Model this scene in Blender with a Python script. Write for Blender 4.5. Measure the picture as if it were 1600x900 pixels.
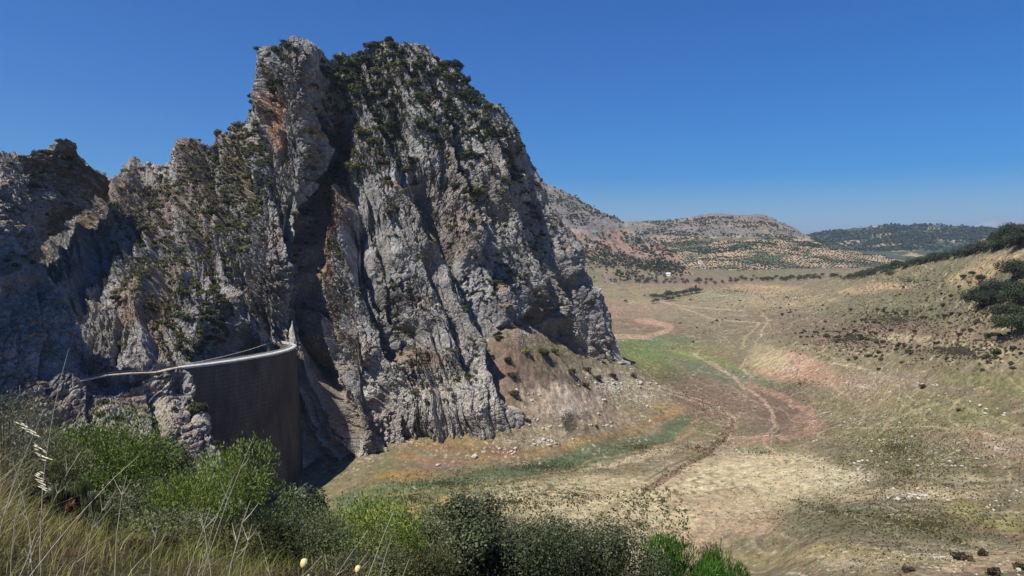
import bpy, math, random
import numpy as np
R = math.radians
rng = np.random.default_rng(7)
random.seed(7)
for o in list(bpy.data.objects): bpy.data.objects.remove(o)
sc = bpy.context.scene
COL = sc.collection
# ------------------------------------------------------------------ camera, sky, sun, exposure
CZ, F, CX, HY = 112.0, 1080.0, 800.0, 400.0        # eye height above the reservoir bed; focal length and horizon of the photo
cam = bpy.data.cameras.new('camera'); camo = bpy.data.objects.new('camera', cam); COL.objects.link(camo)
camo.location = (0, 0, CZ); camo.rotation_euler = (R(90), 0, 0)
cam.sensor_width = 36; cam.lens = F/1600*36; cam.shift_y = -50/1600
cam.clip_start = 0.1; cam.clip_end = 60000
sc.camera = camo
SUN = np.array((-0.42, -0.35, 0.83)); SUN /= np.linalg.norm(SUN)
EL = math.asin(SUN[2]); AZ = math.atan2(SUN[0], SUN[1])
w = bpy.data.worlds.new('World'); sc.world = w; w.use_nodes = True
nt = w.node_tree; nt.nodes.clear()
sky = nt.nodes.new('ShaderNodeTexSky'); sky.sky_type = 'NISHITA'; sky.sun_disc = False
sky.sun_elevation = EL; sky.sun_rotation = AZ; sky.altitude = 1500; sky.air_density = 1.3; sky.dust_density = 0.0; sky.ozone_density = 9.0
bg = nt.nodes.new('ShaderNodeBackground'); bg.inputs['Strength'].default_value = 0.070
wo = nt.nodes.new('ShaderNodeOutputWorld')
hs = nt.nodes.new('ShaderNodeHueSaturation'); hs.inputs['Hue'].default_value = 0.513; hs.inputs['Saturation'].default_value = 1.65; hs.inputs['Value'].default_value = 1.10
nt.links.new(sky.outputs[0], hs.inputs['Color']); nt.links.new(hs.outputs[0], bg.inputs[0]); nt.links.new(bg.outputs[0], wo.inputs[0])
sl = bpy.data.lights.new('sun', 'SUN'); sl.energy = 5.0; sl.angle = R(0.55); sl.color = (1.0, 0.965, 0.90)
so = bpy.data.objects.new('sun', sl); COL.objects.link(so)
from mathutils import Vector
so.rotation_euler = Vector((float(SUN[0]), float(SUN[1]), float(SUN[2]))).to_track_quat('Z', 'Y').to_euler()
so.location = (-300, -50, 600)
sc.view_settings.view_transform = 'Standard'; sc.view_settings.look = 'None'
sc.view_settings.exposure = 0.42; sc.view_settings.gamma = 1.0; sc.view_settings.use_curve_mapping = False

# ------------------------------------------------------------------ helpers
_G = rng.normal(size=(256, 3)).astype(np.float32); _G /= np.linalg.norm(_G, axis=1)[:, None]
def _hash(x, y, z, seed):
    h = (x*np.uint32(374761393) + y*np.uint32(668265263) + z*np.uint32(2147483647) + np.uint32(seed*1274126177 & 0xffffffff))
    h = (h ^ (h >> np.uint32(13)))*np.uint32(1274126177)
    return (h ^ (h >> np.uint32(16)))
def gn(P, seed=0):
    """gradient noise, about -1..1"""
    P = np.asarray(P, np.float32); i = np.floor(P).astype(np.int32); f = P-i
    u = f*f*f*(f*(f*6-15)+10); i = i.astype(np.uint32); out = np.zeros(len(P), np.float32)
    for c in range(8):
        dx, dy, dz = c & 1, (c >> 1) & 1, c >> 2
        g = _G[_hash(i[:, 0]+np.uint32(dx), i[:, 1]+np.uint32(dy), i[:, 2]+np.uint32(dz), seed) & np.uint32(255)]
        d = g[:, 0]*(f[:, 0]-dx)+g[:, 1]*(f[:, 1]-dy)+g[:, 2]*(f[:, 2]-dz)
        w_ = (u[:, 0] if dx else 1-u[:, 0])*(u[:, 1] if dy else 1-u[:, 1])*(u[:, 2] if dz else 1-u[:, 2])
        out += w_*d
    return out*1.6
def fbm(P, oct=4, seed=0, gain=0.5):
    o = 0; a = 1.0; P = np.asarray(P, np.float32)
    for k in range(oct):
        o = o+a*gn(P*(2.03**k)+k*17.3, seed+k); a *= gain
    return o
def ridged(P, oct=3, seed=0, gain=0.5):
    o = 0; a = 1.0
    for k in range(oct):
        o = o+a*(1-2*np.abs(gn(P*(2.1**k)+k*9.1, seed+k))); a *= gain
    return o
def cells(P, seed=0):
    """worley: distance to nearest, second nearest, and the random value of the nearest cell"""
    P = np.asarray(P, np.float32); i = np.floor(P).astype(np.int32); f = P-i
    n = len(P); tl = np.zeros(n, np.float32); d1 = np.full(n, 9., np.float32); d2 = np.full(n, 9., np.float32); v = np.zeros(n, np.float32)
    for dx in (-1, 0, 1):
        for dy in (-1, 0, 1):
            for dz in (-1, 0, 1):
                h = _hash((i[:, 0]+dx).astype(np.uint32), (i[:, 1]+dy).astype(np.uint32), (i[:, 2]+dz).astype(np.uint32), seed)
                jx = (h & np.uint32(1023))/1023.; jy = ((h >> np.uint32(10)) & np.uint32(1023))/1023.; jz = ((h >> np.uint32(20)) & np.uint32(1023))/1023.
                ox = dx+jx-f[:, 0]; oy = dy+jy-f[:, 1]; oz = dz+jz-f[:, 2]; d = ox*ox+oy*oy+oz*oz
                m = d < d1; g = _G[(h >> np.uint32(9)) & np.uint32(255)]; tl = np.where(m, ox*g[:, 0]+oy*g[:, 1]+oz*g[:, 2], tl)
                d2 = np.where(m, d1, np.minimum(d2, d)); v = np.where(m, (h >> np.uint32(7) & np.uint32(255))/255., v); d1 = np.where(m, d, d1)
    return np.sqrt(d1), np.sqrt(d2), v, tl
def saw(x):
    """0..1 slow rise then a sharp drop"""
    f = x-np.floor(x); return np.where(f < 0.86, f/0.86, (1-f)/0.14)
def sstep(a, b, x):
    t = np.clip((x-a)/(b-a), 0, 1); return t*t*(3-2*t)
def lin(c):
    c = np.array(c, float)/255.; return np.where(c < .04045, c/12.92, ((c+.055)/1.055)**2.4)
def W(px, py, d):
    return np.stack([(np.asarray(px, float)-CX)/F*d, np.asarray(d, float)*np.ones_like(np.asarray(px, float)), CZ-(np.asarray(py, float)-HY)/F*d], -1)
def PX(V):
    d = np.maximum(V[..., 1], 0.3); return CX+V[..., 0]/d*F, HY+(CZ-V[..., 2])/d*F

def mesh_np(name, V, Fc, mat=None, parent=None, col=None, smooth=False, link=True):
    """one mesh object out of numpy arrays; Fc (n,3) or (n,4)"""
    me = bpy.data.meshes.new(name); V = np.asarray(V, np.float32); Fc = np.asarray(Fc, np.int32); k = Fc.shape[1]
    me.vertices.add(len(V)); me.vertices.foreach_set('co', V.ravel())
    me.loops.add(Fc.size); me.loops.foreach_set('vertex_index', Fc.ravel())
    me.polygons.add(len(Fc)); me.polygons.foreach_set('loop_start', np.arange(0, Fc.size, k, dtype=np.int32))
    me.update(calc_edges=True)
    if not smooth: me.polygons.foreach_set('use_smooth', np.zeros(len(Fc), bool))
    else: me.polygons.foreach_set('use_smooth', np.ones(len(Fc), bool))
    if col is not None:
        a = me.color_attributes.new('Col', 'FLOAT_COLOR', 'POINT')
        c = np.ones((len(V), 4), np.float32); c[:, :3] = col; a.data.foreach_set('color', c.ravel())
    if mat: me.materials.append(mat)
    o = bpy.data.objects.new(name, me)
    if link: COL.objects.link(o)
    if parent: o.parent = parent
    return o
def tag(o, label=None, cat=None, group=None, kind=None):
    if label: o['label'] = label
    if cat: o['category'] = cat
    if group: o['group'] = group
    if kind: o['kind'] = kind
    return o
def empty(name, loc):
    o = bpy.data.objects.new(name, None); COL.objects.link(o); o.location = [float(v) for v in loc]; o.empty_display_size = 0.3; return o
def copy_thing(root, loc, rz=0., s=1., label=None, group=None, sc3=None):
    r = root.copy(); COL.objects.link(r); r.location = [float(v) for v in loc]; r.rotation_euler = (0, 0, rz); r.scale = sc3 or (s, s, s)
    if label: r['label'] = label
    if group: r['group'] = group
    for ch in list(root.children):
        c = ch.copy(); COL.objects.link(c); c.parent = r
        for g in ch.children:
            d = g.copy(); COL.objects.link(d); d.parent = c
    return r
def grid_faces(nr, nc):
    i = np.arange(nr*nc).reshape(nr, nc)
    return np.stack([i[:-1, :-1], i[1:, :-1], i[1:, 1:], i[:-1, 1:]], -1).reshape(-1, 4)

class MB:
    """collects boxes, tubes and loose polygons of one part"""
    def __init__(s): s.v = []; s.f = []; s.n = 0
    def add(s, V, Fc): s.v.append(np.asarray(V, float)); s.f += [tuple(int(i)+s.n for i in q) for q in Fc]; s.n += len(V)
    def box(s, c, d, ax=(1, 0, 0)):
        ax = np.array(ax, float); ax /= np.linalg.norm(ax); side = np.array((-ax[1], ax[0], 0)); side /= np.linalg.norm(side); up = np.cross(ax, side)
        V = [np.array(c)+ax*d[0]/2*a+side*d[1]/2*b+up*d[2]/2*e for a in (-1, 1) for b in (-1, 1) for e in (-1, 1)]
        s.add(V, [(0, 1, 3, 2), (4, 6, 7, 5), (0, 4, 5, 1), (2, 3, 7, 6), (0, 2, 6, 4), (1, 5, 7, 3)])
    def tube(s, P, r, k=5):
        P = np.asarray(P, float); r = np.ones(len(P))*r; V = []
        for i, p in enumerate(P):
            t = P[min(i+1, len(P)-1)]-P[max(i-1, 0)]; t = t/(np.linalg.norm(t)+1e-9)
            a = np.cross(t, (0, 0, 1) if abs(t[2]) < .9 else (1, 0, 0)); a /= np.linalg.norm(a); b = np.cross(t, a)
            for j in range(k): V.append(p+r[i]*(a*math.cos(2*math.pi*j/k)+b*math.sin(2*math.pi*j/k)))
        Fc = [(i*k+j, i*k+(j+1) % k, (i+1)*k+(j+1) % k, (i+1)*k+j) for i in range(len(P)-1) for j in range(k)]
        s.add(V, Fc)
    def build(s, name, mat, parent=None):
        me = bpy.data.meshes.new(name); me.from_pydata(np.concatenate(s.v).tolist(), [], s.f); me.materials.append(mat); me.update()
        o = bpy.data.objects.new(name, me); COL.objects.link(o)
        if parent: o.parent = parent
        return o

# ------------------------------------------------------------------ materials
def mat_new(name):
    m = bpy.data.materials.new(name); m.use_nodes = True; n = m.node_tree; b = n.nodes['Principled BSDF']
    b.inputs['Specular IOR Level'].default_value = 0.15; b.inputs['Roughness'].default_value = 0.9
    return m, n, b
def tex_noise(n, scale, detail=5, rough=0.6, vec=None, typ='noise', stretch=None):
    tc = n.nodes.new('ShaderNodeTexCoord'); src = tc.outputs['Object']
    if stretch:
        mp = n.nodes.new('ShaderNodeMapping'); mp.inputs['Scale'].default_value = stretch[:3]
        if len(stretch) > 3: mp.inputs['Rotation'].default_value = stretch[3]
        n.links.new(src, mp.inputs[0]); src = mp.outputs[0]
    if typ == 'noise':
        t = n.nodes.new('ShaderNodeTexNoise'); t.inputs['Scale'].default_value = scale; t.inputs['Detail'].default_value = detail; t.inputs['Roughness'].default_value = rough
    else:
        t = n.nodes.new('ShaderNodeTexVoronoi'); t.inputs['Scale'].default_value = scale; t.feature = typ
    n.links.new(src, t.inputs['Vector']); return t
def ramp(n, src, stops):
    r = n.nodes.new('ShaderNodeValToRGB'); e = r.color_ramp.elements
    while len(e) < len(stops): e.new(0.5)
    for k, (p, c) in enumerate(stops):
        e[k].position = p; e[k].color = (c, c, c, 1) if isinstance(c, (int, float)) else (*c, 1)
    n.links.new(src, r.inputs[0]); return r
def mul(n, a, b, fac=1.0, mode='MULTIPLY'):
    m = n.nodes.new('ShaderNodeMix'); m.data_type = 'RGBA'; m.blend_type = mode; m.inputs[0].default_value = fac
    n.links.new(a, m.inputs[6])
    if hasattr(b, 'links'): n.links.new(b, m.inputs[7])
    else: m.inputs[7].default_value = (*b, 1)
    return m.outputs[2]
def bump(n, b, src, dist, strength=1.0, prev=None):
    k = n.nodes.new('ShaderNodeBump'); k.inputs['Distance'].default_value = dist; k.inputs['Strength'].default_value = strength
    n.links.new(src, k.inputs['Height'])
    if prev: n.links.new(prev, k.inputs['Normal'])
    n.links.new(k.outputs[0], b.inputs['Normal']); return k.outputs[0]
def m_vcol(name, mott, bumps, stretch=None):
    """vertex colour times mottling; mott [(scale, low, high)], bumps [(scale, dist)]"""
    m, n, b = mat_new(name); a = n.nodes.new('ShaderNodeVertexColor'); a.layer_name = 'Col'; c = a.outputs[0]
    for s, lo, hi in mott:
        t = tex_noise(n, s, 6, .65, stretch=stretch); r = ramp(n, t.outputs['Fac'], [(.3, lo), (.7, hi)]); c = mul(n, c, r.outputs[0])
    n.links.new(c, b.inputs['Base Color']); pv = None
    for s, d in bumps:
        t = tex_noise(n, s, 8, .7, stretch=stretch); pv = bump(n, b, t.outputs['Fac'], d, 1, pv)
    return m
def m_rock():
    m, n, b = mat_new('limestone_rock'); a = n.nodes.new('ShaderNodeVertexColor'); a.layer_name = 'Col'; c = a.outputs[0]
    for s, lo, hi in ((1.6, .42, 1.6), (.15, .8, 1.2), (.5, .75, 1.25)):
        t = tex_noise(n, s, 7, .75); r = ramp(n, t.outputs['Fac'], [(.32, lo), (.68, hi)]); c = mul(n, c, r.outputs[0])
    n.links.new(c, b.inputs['Base Color'])
    t = tex_noise(n, .55, typ='F1'); pv = bump(n, b, t.outputs['Distance'], 1.1)
    t = tex_noise(n, 1.3, typ='F1'); pv = bump(n, b, t.outputs['Distance'], .6, 1, pv)
    t = tex_noise(n, .8, 9, .75); bump(n, b, t.outputs['Fac'], 1.5, 1, pv)
    return m
M_rock = m_rock()
M_hill = m_vcol('far_hill_soil', [(.05, .8, 1.2)], [(.03, 6.)])
def m_ground():
    m, n, b = mat_new('dry_reservoir_ground'); a = n.nodes.new('ShaderNodeVertexColor'); a.layer_name = 'Col'; c = a.outputs[0]
    for s, lo, hi in ((.9, .62, 1.36), (.11, .82, 1.18), (.30, .75, 1.22), (3.5, .8, 1.2)):
        t = tex_noise(n, s, 5, .7); r = ramp(n, t.outputs['Fac'], [(.3, lo), (.7, hi)]); c = mul(n, c, r.outputs[0])
    t = tex_noise(n, .35, 6, .75); r = ramp(n, t.outputs['Fac'], [(.35, (1.10, .98, .86)), (.65, (.90, 1.02, .98))]); c = mul(n, c, r.outputs[0])
    t = tex_noise(n, 1.1, 3, .6); r = ramp(n, t.outputs['Fac'], [(.30, 1.45), (.36, 1.0), (.62, 1.0), (.69, .55)]); c = mul(n, c, r.outputs[0])
    n.links.new(c, b.inputs['Base Color'])
    t = tex_noise(n, .6, 8, .75); pv = bump(n, b, t.outputs['Fac'], .9)
    t = tex_noise(n, 6, 6, .7); bump(n, b, t.outputs['Fac'], .06, 1, pv)
    return m
M_ground = m_ground()
def m_leaf(name, c1, c2, c3=None, rough=.6, trans=True):
    """foliage: colour varies leaf by leaf (attribute) and clump by clump; thin leaves let some light through"""
    m, n, b = mat_new(name); a = n.nodes.new('ShaderNodeVertexColor'); a.layer_name = 'Col'
    r = ramp(n, a.outputs[0], [(0, c1), (.6, c2), (1, c3 or c2)]); c = r.outputs[0]
    oi = n.nodes.new('ShaderNodeObjectInfo'); r2 = ramp(n, oi.outputs['Random'], [(0, (.75, .8, .8)), (1, (1.25, 1.15, 1.0))]); c = mul(n, c, r2.outputs[0])
    n.links.new(c, b.inputs['Base Color']); b.inputs['Roughness'].default_value = rough
    if trans:
        tr = n.nodes.new('ShaderNodeBsdfTranslucent'); n.links.new(c, tr.inputs[0]); mx = n.nodes.new('ShaderNodeMixShader'); mx.inputs[0].default_value = .3
        out = n.nodes['Material Output']; n.links.new(b.outputs[0], mx.inputs[1]); n.links.new(tr.outputs[0], mx.inputs[2]); n.links.new(mx.outputs[0], out.inputs[0])
    return m
def m_plain(name, c, scale=2., lo=.75, hi=1.2, bd=.02, rough=.85):
    m, n, b = mat_new(name); t = tex_noise(n, scale, 6, .65); r = ramp(n, t.outputs['Fac'], [(.3, tuple(np.array(c)*lo)), (.7, tuple(np.array(c)*hi))])
    n.links.new(r.outputs[0], b.inputs['Base Color']); b.inputs['Roughness'].default_value = rough; bump(n, b, t.outputs['Fac'], bd); return m
ML = {
 'dark': m_leaf('dark_evergreen_leaves', (.028, .034, .014), (.058, .068, .026), (.10, .105, .045)),
 'olive': m_leaf('olive_green_leaves', (.045, .050, .020), (.095, .10, .038), (.16, .16, .07)),
 'brown': m_leaf('dry_brown_twigs_leaves', (.035, .026, .018), (.085, .062, .042), (.14, .105, .07)),
 'bright': m_leaf('bright_green_leaves', (.060, .095, .020), (.14, .205, .042), (.25, .32, .085)),
 'oak': m_leaf('holm_oak_leaves', (.030, .042, .022), (.075, .095, .050), (.16, .19, .115), rough=.45),
 'grey': m_leaf('grey_green_leaves', (.06, .07, .045), (.13, .145, .095), (.22, .24, .17)),
 'reed': m_leaf('reed_green_leaves', (.03, .07, .012), (.07, .17, .028), (.14, .28, .06)),
 'straw': m_leaf('dry_straw_blades', (.20, .17, .07), (.38, .33, .17), (.58, .52, .34)),
 'yelgr': m_leaf('yellow_green_blades', (.10, .12, .025), (.24, .25, .06), (.40, .36, .12)),
 'brush': m_leaf('brown_brush_leaves', (.07, .05, .035), (.14, .105, .075), (.20, .155, .11)),
 'holm': m_leaf('holm_oak_crown_leaves', (.018, .026, .013), (.036, .048, .024), (.065, .078, .042), trans=False),
 'tuft': m_leaf('dry_tuft_leaves', (.07, .065, .03), (.12, .115, .05), (.19, .18, .09)),
 'wood': m_leaf('far_evergreen_leaves', (.028, .040, .024), (.050, .066, .040), (.08, .10, .06), trans=False),
}
M_bark = m_plain('grey_brown_bark', (.10, .08, .06), 8)
M_twig = m_plain('pale_dry_stem', (.42, .38, .29), 20, bd=.001)
M_boulder = m_plain('pale_boulder_stone', (.48, .44, .37), 1.2, .6, 1.3, .25)
M_metal = m_plain('weathered_rail_metal', (.42, .42, .41), 5, rough=.6)
M_pale = m_plain('pale_crest_concrete', (.62, .60, .55), .8, .75, 1.15, .04)
M_darkwood = m_plain('rusty_rail_metal', (.13, .10, .08), 5)

# ------------------------------------------------------------------ ground sheet: thin plate through surveyed points (photo column, distance, height)
def zy(py, d): return CZ-(py-HY)/F*d
GP = []
for px, d, z in [(0,3,110.3),(800,3,109.8),(1600,3,109.5),(800,1,110.3),
  (-600,6,110.6),(0,6,109.75),(400,6,109.3),(800,6,108.7),(1600,6,107.5),(2300,6,107),
  (0,12,107.1),(400,12,106.0),(800,12,104.6),(1200,12,103.3),(1600,12,101.5),(-600,12,109),(2300,12,100),
  (0,25,101),(400,25,98.5),(800,25,95.5),(1600,25,92),(-600,25,105),(2300,25,90),
  (0,60,83),(800,60,70),(1600,60,68),(-600,60,92),(2300,60,72),
  (0,120,58),(400,120,44),(800,120,24),(1200,120,26),(1600,120,46),(-600,120,75),(2300,120,62),
  (-600,250,70),(0,250,30),(300,250,8),(480,320,-9),(-600,500,60),(0,500,20),(350,420,0),(-600,1500,60),(0,1500,60),(500,1200,40),
  (2300,250,75),(2300,500,140),(2300,900,160),(2300,1600,130),(1700,700,126),(1500,800,112),(1400,1100,98),(2000,1100,130),(1700,1600,105),
  (1000,2200,78),(1400,2200,80),(500,2500,80),(-600,3000,80),(2300,3000,90),(-600,6000,80),(1000,6000,70),(2300,6000,70),(0,15000,60),(1600,15000,60),(1000,30000,60),(-600,30000,60),(2300,30000,60)]:
    GP.append((px, d, z))
for px, py, d in [(1600,862,185),(1450,862,186),(1300,880,196),(1600,838,215),(1450,838,222),(1250,850,232),(1200,890,240),(1000,900,243),(700,880,250),(600,800,302),(700,780,318),(900,780,318),(1100,780,317),(1250,780,300),
  (1400,780,265),(1600,780,240),(600,740,352),(700,735,352),(800,740,345),(900,700,400),(1000,700,403),(1200,700,396),(1400,700,335),(1600,700,275),
  (600,690,392),(700,690,388),(790,675,395),(830,620,425),(860,640,415),(900,660,405),(790,548,436),(802,522,440),(832,530,458),(862,546,474),(900,570,490),(960,600,500),(1040,605,540),(990,575,566),(1040,640,480),(960,670,435),
  (1100,650,478),(1200,650,470),(1280,640,470),(1400,630,395),(1600,620,315),(1100,600,590),(1200,600,575),(1260,572,560),(1230,545,600),(1300,580,520),(1450,560,430),(1600,560,345),
  (1000,550,760),(1100,550,770),(1180,545,720),(1000,500,1000),(1100,500,980),(1200,500,900),(1300,500,760),(1450,500,540),(1600,490,390),
  (960,470,1220),(1100,465,1240),(1200,460,1180),(1300,450,1050),(1450,440,680),(1600,420,455),(1000,445,1420),(1150,440,1420),(1300,436,1200),(1380,418,930),(1450,400,760),(1520,386,640),(1600,371,520),
  (1000,432,1560),(1250,432,1500)]:
    GP.append((px, d, zy(py, d)))
for x, y, z in [(-60,-18,113),(0,-18,112),(60,-18,108),(-45,0,112),(-15,0,110.9),(-5,-3,110.8),(0,-4,110.7),(0,0,110.4),(5,-3,110.5),(15,0,109.5),(45,0,105.5),(-35,10,109.5),(35,10,104),(-55,25,104),(60,25,92),(-90,60,92),(100,60,66)]: GP.append((CX+x/y*F if y else 0, y, z, x))
GP = [tuple(p) if len(p) == 4 else (*p, (p[0]-CX)/F*p[1]) for p in GP]
GP = np.array(GP, float)
def gcoord(x, y): return np.stack([1.6*x/(y+25), np.log(y+20)], -1)
gx = GP[:, 3]
Q = gcoord(gx, GP[:, 1]); n_ = len(Q)
def tk(r2): return 0.5*r2*np.log(r2+1e-12)
D2 = ((Q[:, None]-Q[None])**2).sum(-1)
A = np.zeros((n_+3, n_+3)); A[:n_, :n_] = tk(D2)+np.eye(n_)*2e-3; A[:n_, n_] = 1; A[:n_, n_+1:] = Q; A[n_, :n_] = 1; A[n_+1:, :n_] = Q.T
scl = 1.0/(1+0*GP[:, 1])
sol = np.linalg.solve(A, np.concatenate([GP[:, 2], [0, 0, 0]]))
def tps(q):
    o = np.zeros(len(q))
    for a in range(0, len(q), 60000):
        s = q[a:a+60000]; d2 = ((s[:, None]-Q[None])**2).sum(-1); o[a:a+60000] = tk(d2)@sol[:n_]+sol[n_]+s@sol[n_+1:]
    return o
# coarse table, then a fine mesh from it
UL, UH = -2.2, 2.2
cu = np.linspace(UL, UH, 260); cl = np.linspace(math.log(1.9), math.log(40020), 900)
CU, CL = np.meshgrid(cu, cl)
ztab = tps(np.stack([1.6*CU.ravel(), CL.ravel()], -1)).reshape(CU.shape)
def bil(tab, gu, gl, u, l):
    a = np.clip((u-gu[0])/(gu[-1]-gu[0])*(len(gu)-1), 0, len(gu)-1.001); b = np.clip(np.interp(l, gl, np.arange(len(gl))), 0, len(gl)-1.001)
    i = a.astype(int); j = b.astype(int); a = a-i; b = b-j
    return tab[j, i]*(1-a)*(1-b)+tab[j, i+1]*a*(1-b)+tab[j+1, i]*(1-a)*b+tab[j+1, i+1]*a*b
# rows: dense where the valley fills the picture
lr = np.log(20+np.concatenate([np.linspace(-18, 30, 190)[:-1], np.exp(np.linspace(math.log(30), math.log(150), 70)[:-1]), np.exp(np.linspace(math.log(150), math.log(1700), 900)[:-1]), np.exp(np.linspace(math.log(1700), math.log(40000), 50))]))
uc = np.concatenate([np.linspace(UL, -.85, 50)[:-1], np.linspace(-.85, -.22, 160)[:-1], np.linspace(-.22, .78, 900)[:-1], np.linspace(.78, UH, 60)])
UU, LL = np.meshgrid(uc, lr)
YY = np.exp(LL)-20; XX = UU*(YY+25)
ZZ = bil(ztab, cu, cl, UU.ravel(), LL.ravel()).reshape(UU.shape)
P3 = np.stack([XX.ravel(), YY.ravel(), ZZ.ravel()*0], -1)
dist = np.maximum(YY.ravel(), 3.)
P3f = P3.astype(np.float32)
n60 = fbm(P3f/60, 3, 11); n12 = fbm(P3f/13, 3, 21); n3 = fbm(P3f/3.2, 2, 31)
amp = sstep(20, 200, dist)
px, py = PX(np.stack([XX.ravel(), YY.ravel(), ZZ.ravel()], -1))
hillish = sstep(1150, 1450, px)*sstep(700, 560, py)*sstep(150, 250, dist)
talus = sstep(0, 1, 1.4-np.hypot((px-880)/150, (py-590)/70))*(dist > 200)
zz = ZZ.ravel()+amp*(n60*1.0+n12*.45+n3*.13)+hillish*(n60*3.0+n12*1.6+n3*.6)+talus*(n12*1.6+n3*.9)+(1-amp)*(n12*.0+n3*.05)
def seg_dist(px, py, pts, ky=1.0):
    """distance in the picture to a polyline, and the position along it"""
    best = np.full(px.shape, 1e9); tt = np.zeros(px.shape); n = len(pts)-1
    for k in range(n):
        (ax, ay), (bx, by) = pts[k][:2], pts[k+1][:2]; vx, vy = bx-ax, (by-ay)*ky
        t = np.clip(((px-ax)*vx+(py-ay)*ky*vy)/(vx*vx+vy*vy+1e-9), 0, 1)
        d = np.hypot(px-ax-t*vx, (py-ay)*ky-t*vy); m = d < best; best = np.where(m, d, best); tt = np.where(m, (k+t)/n, tt)
    return best, tt
ok = (dist > 150) & (dist < 1700) & (px > 400) & (px < 1750)
STREAM = [(1010,600),(1060,615),(1110,632),(1145,655),(1150,672),(1110,705),(1060,732),(1020,752),(1005,775)]
sd, st = seg_dist(px, py, STREAM, 2.0)
zz = zz-np.where(ok, 1.6*np.exp(-(sd/3.5)**2)*(1+.5*n12)*(.5+.5*sstep(.3, .6, st)), 0)
pit = np.exp(-(((px-897)/14)**2+((py-660)/14)**2)**2)*ok
zz = zz-4.5*pit
GV = np.stack([XX.ravel(), YY.ravel(), zz], -1)
GZ = zz.reshape(UU.shape)
def zg(x, y):
    x = np.atleast_1d(np.asarray(x, float)); y = np.atleast_1d(np.asarray(y, float)); u = x/(y+25); l = np.log(y+20)
    a = np.clip(np.interp(u, uc, np.arange(len(uc))), 0, len(uc)-1.001); b = np.clip(np.interp(l, lr, np.arange(len(lr))), 0, len(lr)-1.001)
    i = a.astype(int); j = b.astype(int); a = a-i; b = b-j
    return GZ[j, i]*(1-a)*(1-b)+GZ[j, i+1]*a*(1-b)+GZ[j+1, i]*(1-a)*b+GZ[j+1, i+1]*a*b
_dl = np.exp(np.linspace(math.log(100), math.log(2500), 500))
def ground_at(px, py):
    """where the sight line of a photo pixel first meets the ground"""
    px = np.atleast_1d(np.asarray(px, float)); py = np.atleast_1d(np.asarray(py, float)); out = np.zeros((len(px), 3))
    for a in range(0, len(px), 500):
        p, q = px[a:a+500, None], py[a:a+500, None]; x = (p-CX)/F*_dl; z = CZ-(q-HY)/F*_dl
        g = zg(x.ravel(), np.broadcast_to(_dl, x.shape).ravel()).reshape(x.shape); hit = z <= g; k = hit.argmax(1); k = np.where(hit.any(1), k, len(_dl)-1)
        k0 = np.maximum(k-1, 0); r_ = np.arange(len(k)); g0 = (z-g)[r_, k0]; g1 = (z-g)[r_, k]; f_ = np.where((g0 > 0) & (g1 <= 0), g0/(g0-g1+1e-9), 1.)
        d = _dl[k0]+(_dl[k]-_dl[k0])*f_; xx = (p[:, 0]-CX)/F*d; out[a:a+500] = np.stack([xx, d, zg(xx, d)], -1)
    return out
# ---- colours of the ground (stains, sward, silt, painted shade in the pit), laid down in ellipses and bands with ragged edges
K = 1/1.2
def C(*c): return lin(c)*K
gpx, gpy = PX(GV)
wsc = F/np.maximum(dist, 120); fl = CZ/np.maximum(dist, 120)
wx = gpx+(n12*5+n60*9)*wsc; wy = gpy+(gn(P3f/13+50, 5)*5+gn(P3f/50+50, 6)*10)*wsc*fl
n_b = fbm(P3f/5.5+9, 3, 41); n_f = gn(P3f/1.7, 43)
brk = np.clip(.82+.5*n_b+.35*n_f, .15, 1); brk2 = np.clip(.8+.35*n_b+.3*n_f, .1, 1)
col = np.tile(C(128, 116, 86), (len(GV), 1))
def mixc(c, a): 
    global col
    a = np.clip(a, 0, 1)[:, None]; col = col*(1-a)+np.asarray(c)*a
def E(cx, cy, rx, ry, c, al=1., ang=0., soft=.35, rag=.25):
    ca, sa = math.cos(R(ang)), math.sin(R(ang)); dx, dy = wx-cx, wy-cy
    r = np.hypot((dx*ca+dy*sa)/rx, (-dx*sa+dy*ca)/ry)+n_b*rag; mixc(c, al*sstep(1+soft, 1-soft, r)*ok2*brk)
def L(pts, wd, c, al=1., ky=1.8, rag=.3, warp=.5, wend=None):
    x = gpx+(wx-gpx)*warp; y = gpy+(wy-gpy)*warp; d, t = seg_dist(x, y, pts, ky); ww = wd if wend is None else wd+(wend-wd)*t
    mixc(c, al*sstep(1.3, .7, d/ww+n_b*rag)*ok2*brk2)
ok2 = (dist > 130)
olive_, tan_, pale_ = C(126,118,76), C(160,142,108), C(196,180,142)
green_, orange_, brown_, pink_ = C(96,106,70), C(150,108,62), C(132,106,86), C(176,146,118)
mixc(C(120,112,78), sstep(-.3, .5, n60)*.6); mixc(C(146,130,96), sstep(.1, .7, n12)*.5)
# far valley floor and upper slopes
E(1060,470,240,28,C(150,136,100),.7); E(1000,478,70,10,C(164,130,106),.6); E(960,490,60,8,C(158,122,98),.6); E(1120,445,110,12,C(140,112,92),.7)
E(1190,452,60,8,C(186,158,112),.8); E(1010,437,90,6,C(110,98,84),.7); E(1075,455,50,5,C(150,146,104),.8); E(1150,462,50,4,C(150,158,120),.6)
E(1230,470,100,10,C(170,150,110),.6); E(1010,515,60,16,C(140,112,88),.8); E(970,520,50,10,C(128,118,86),.6); mixc(C(134,120,98), sstep(0,.6,gn(P3f/34+5,77))*.45*ok2); mixc(C(104,98,70), sstep(.1,.6,gn(P3f/21+15,78))*.45*ok2)
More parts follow.
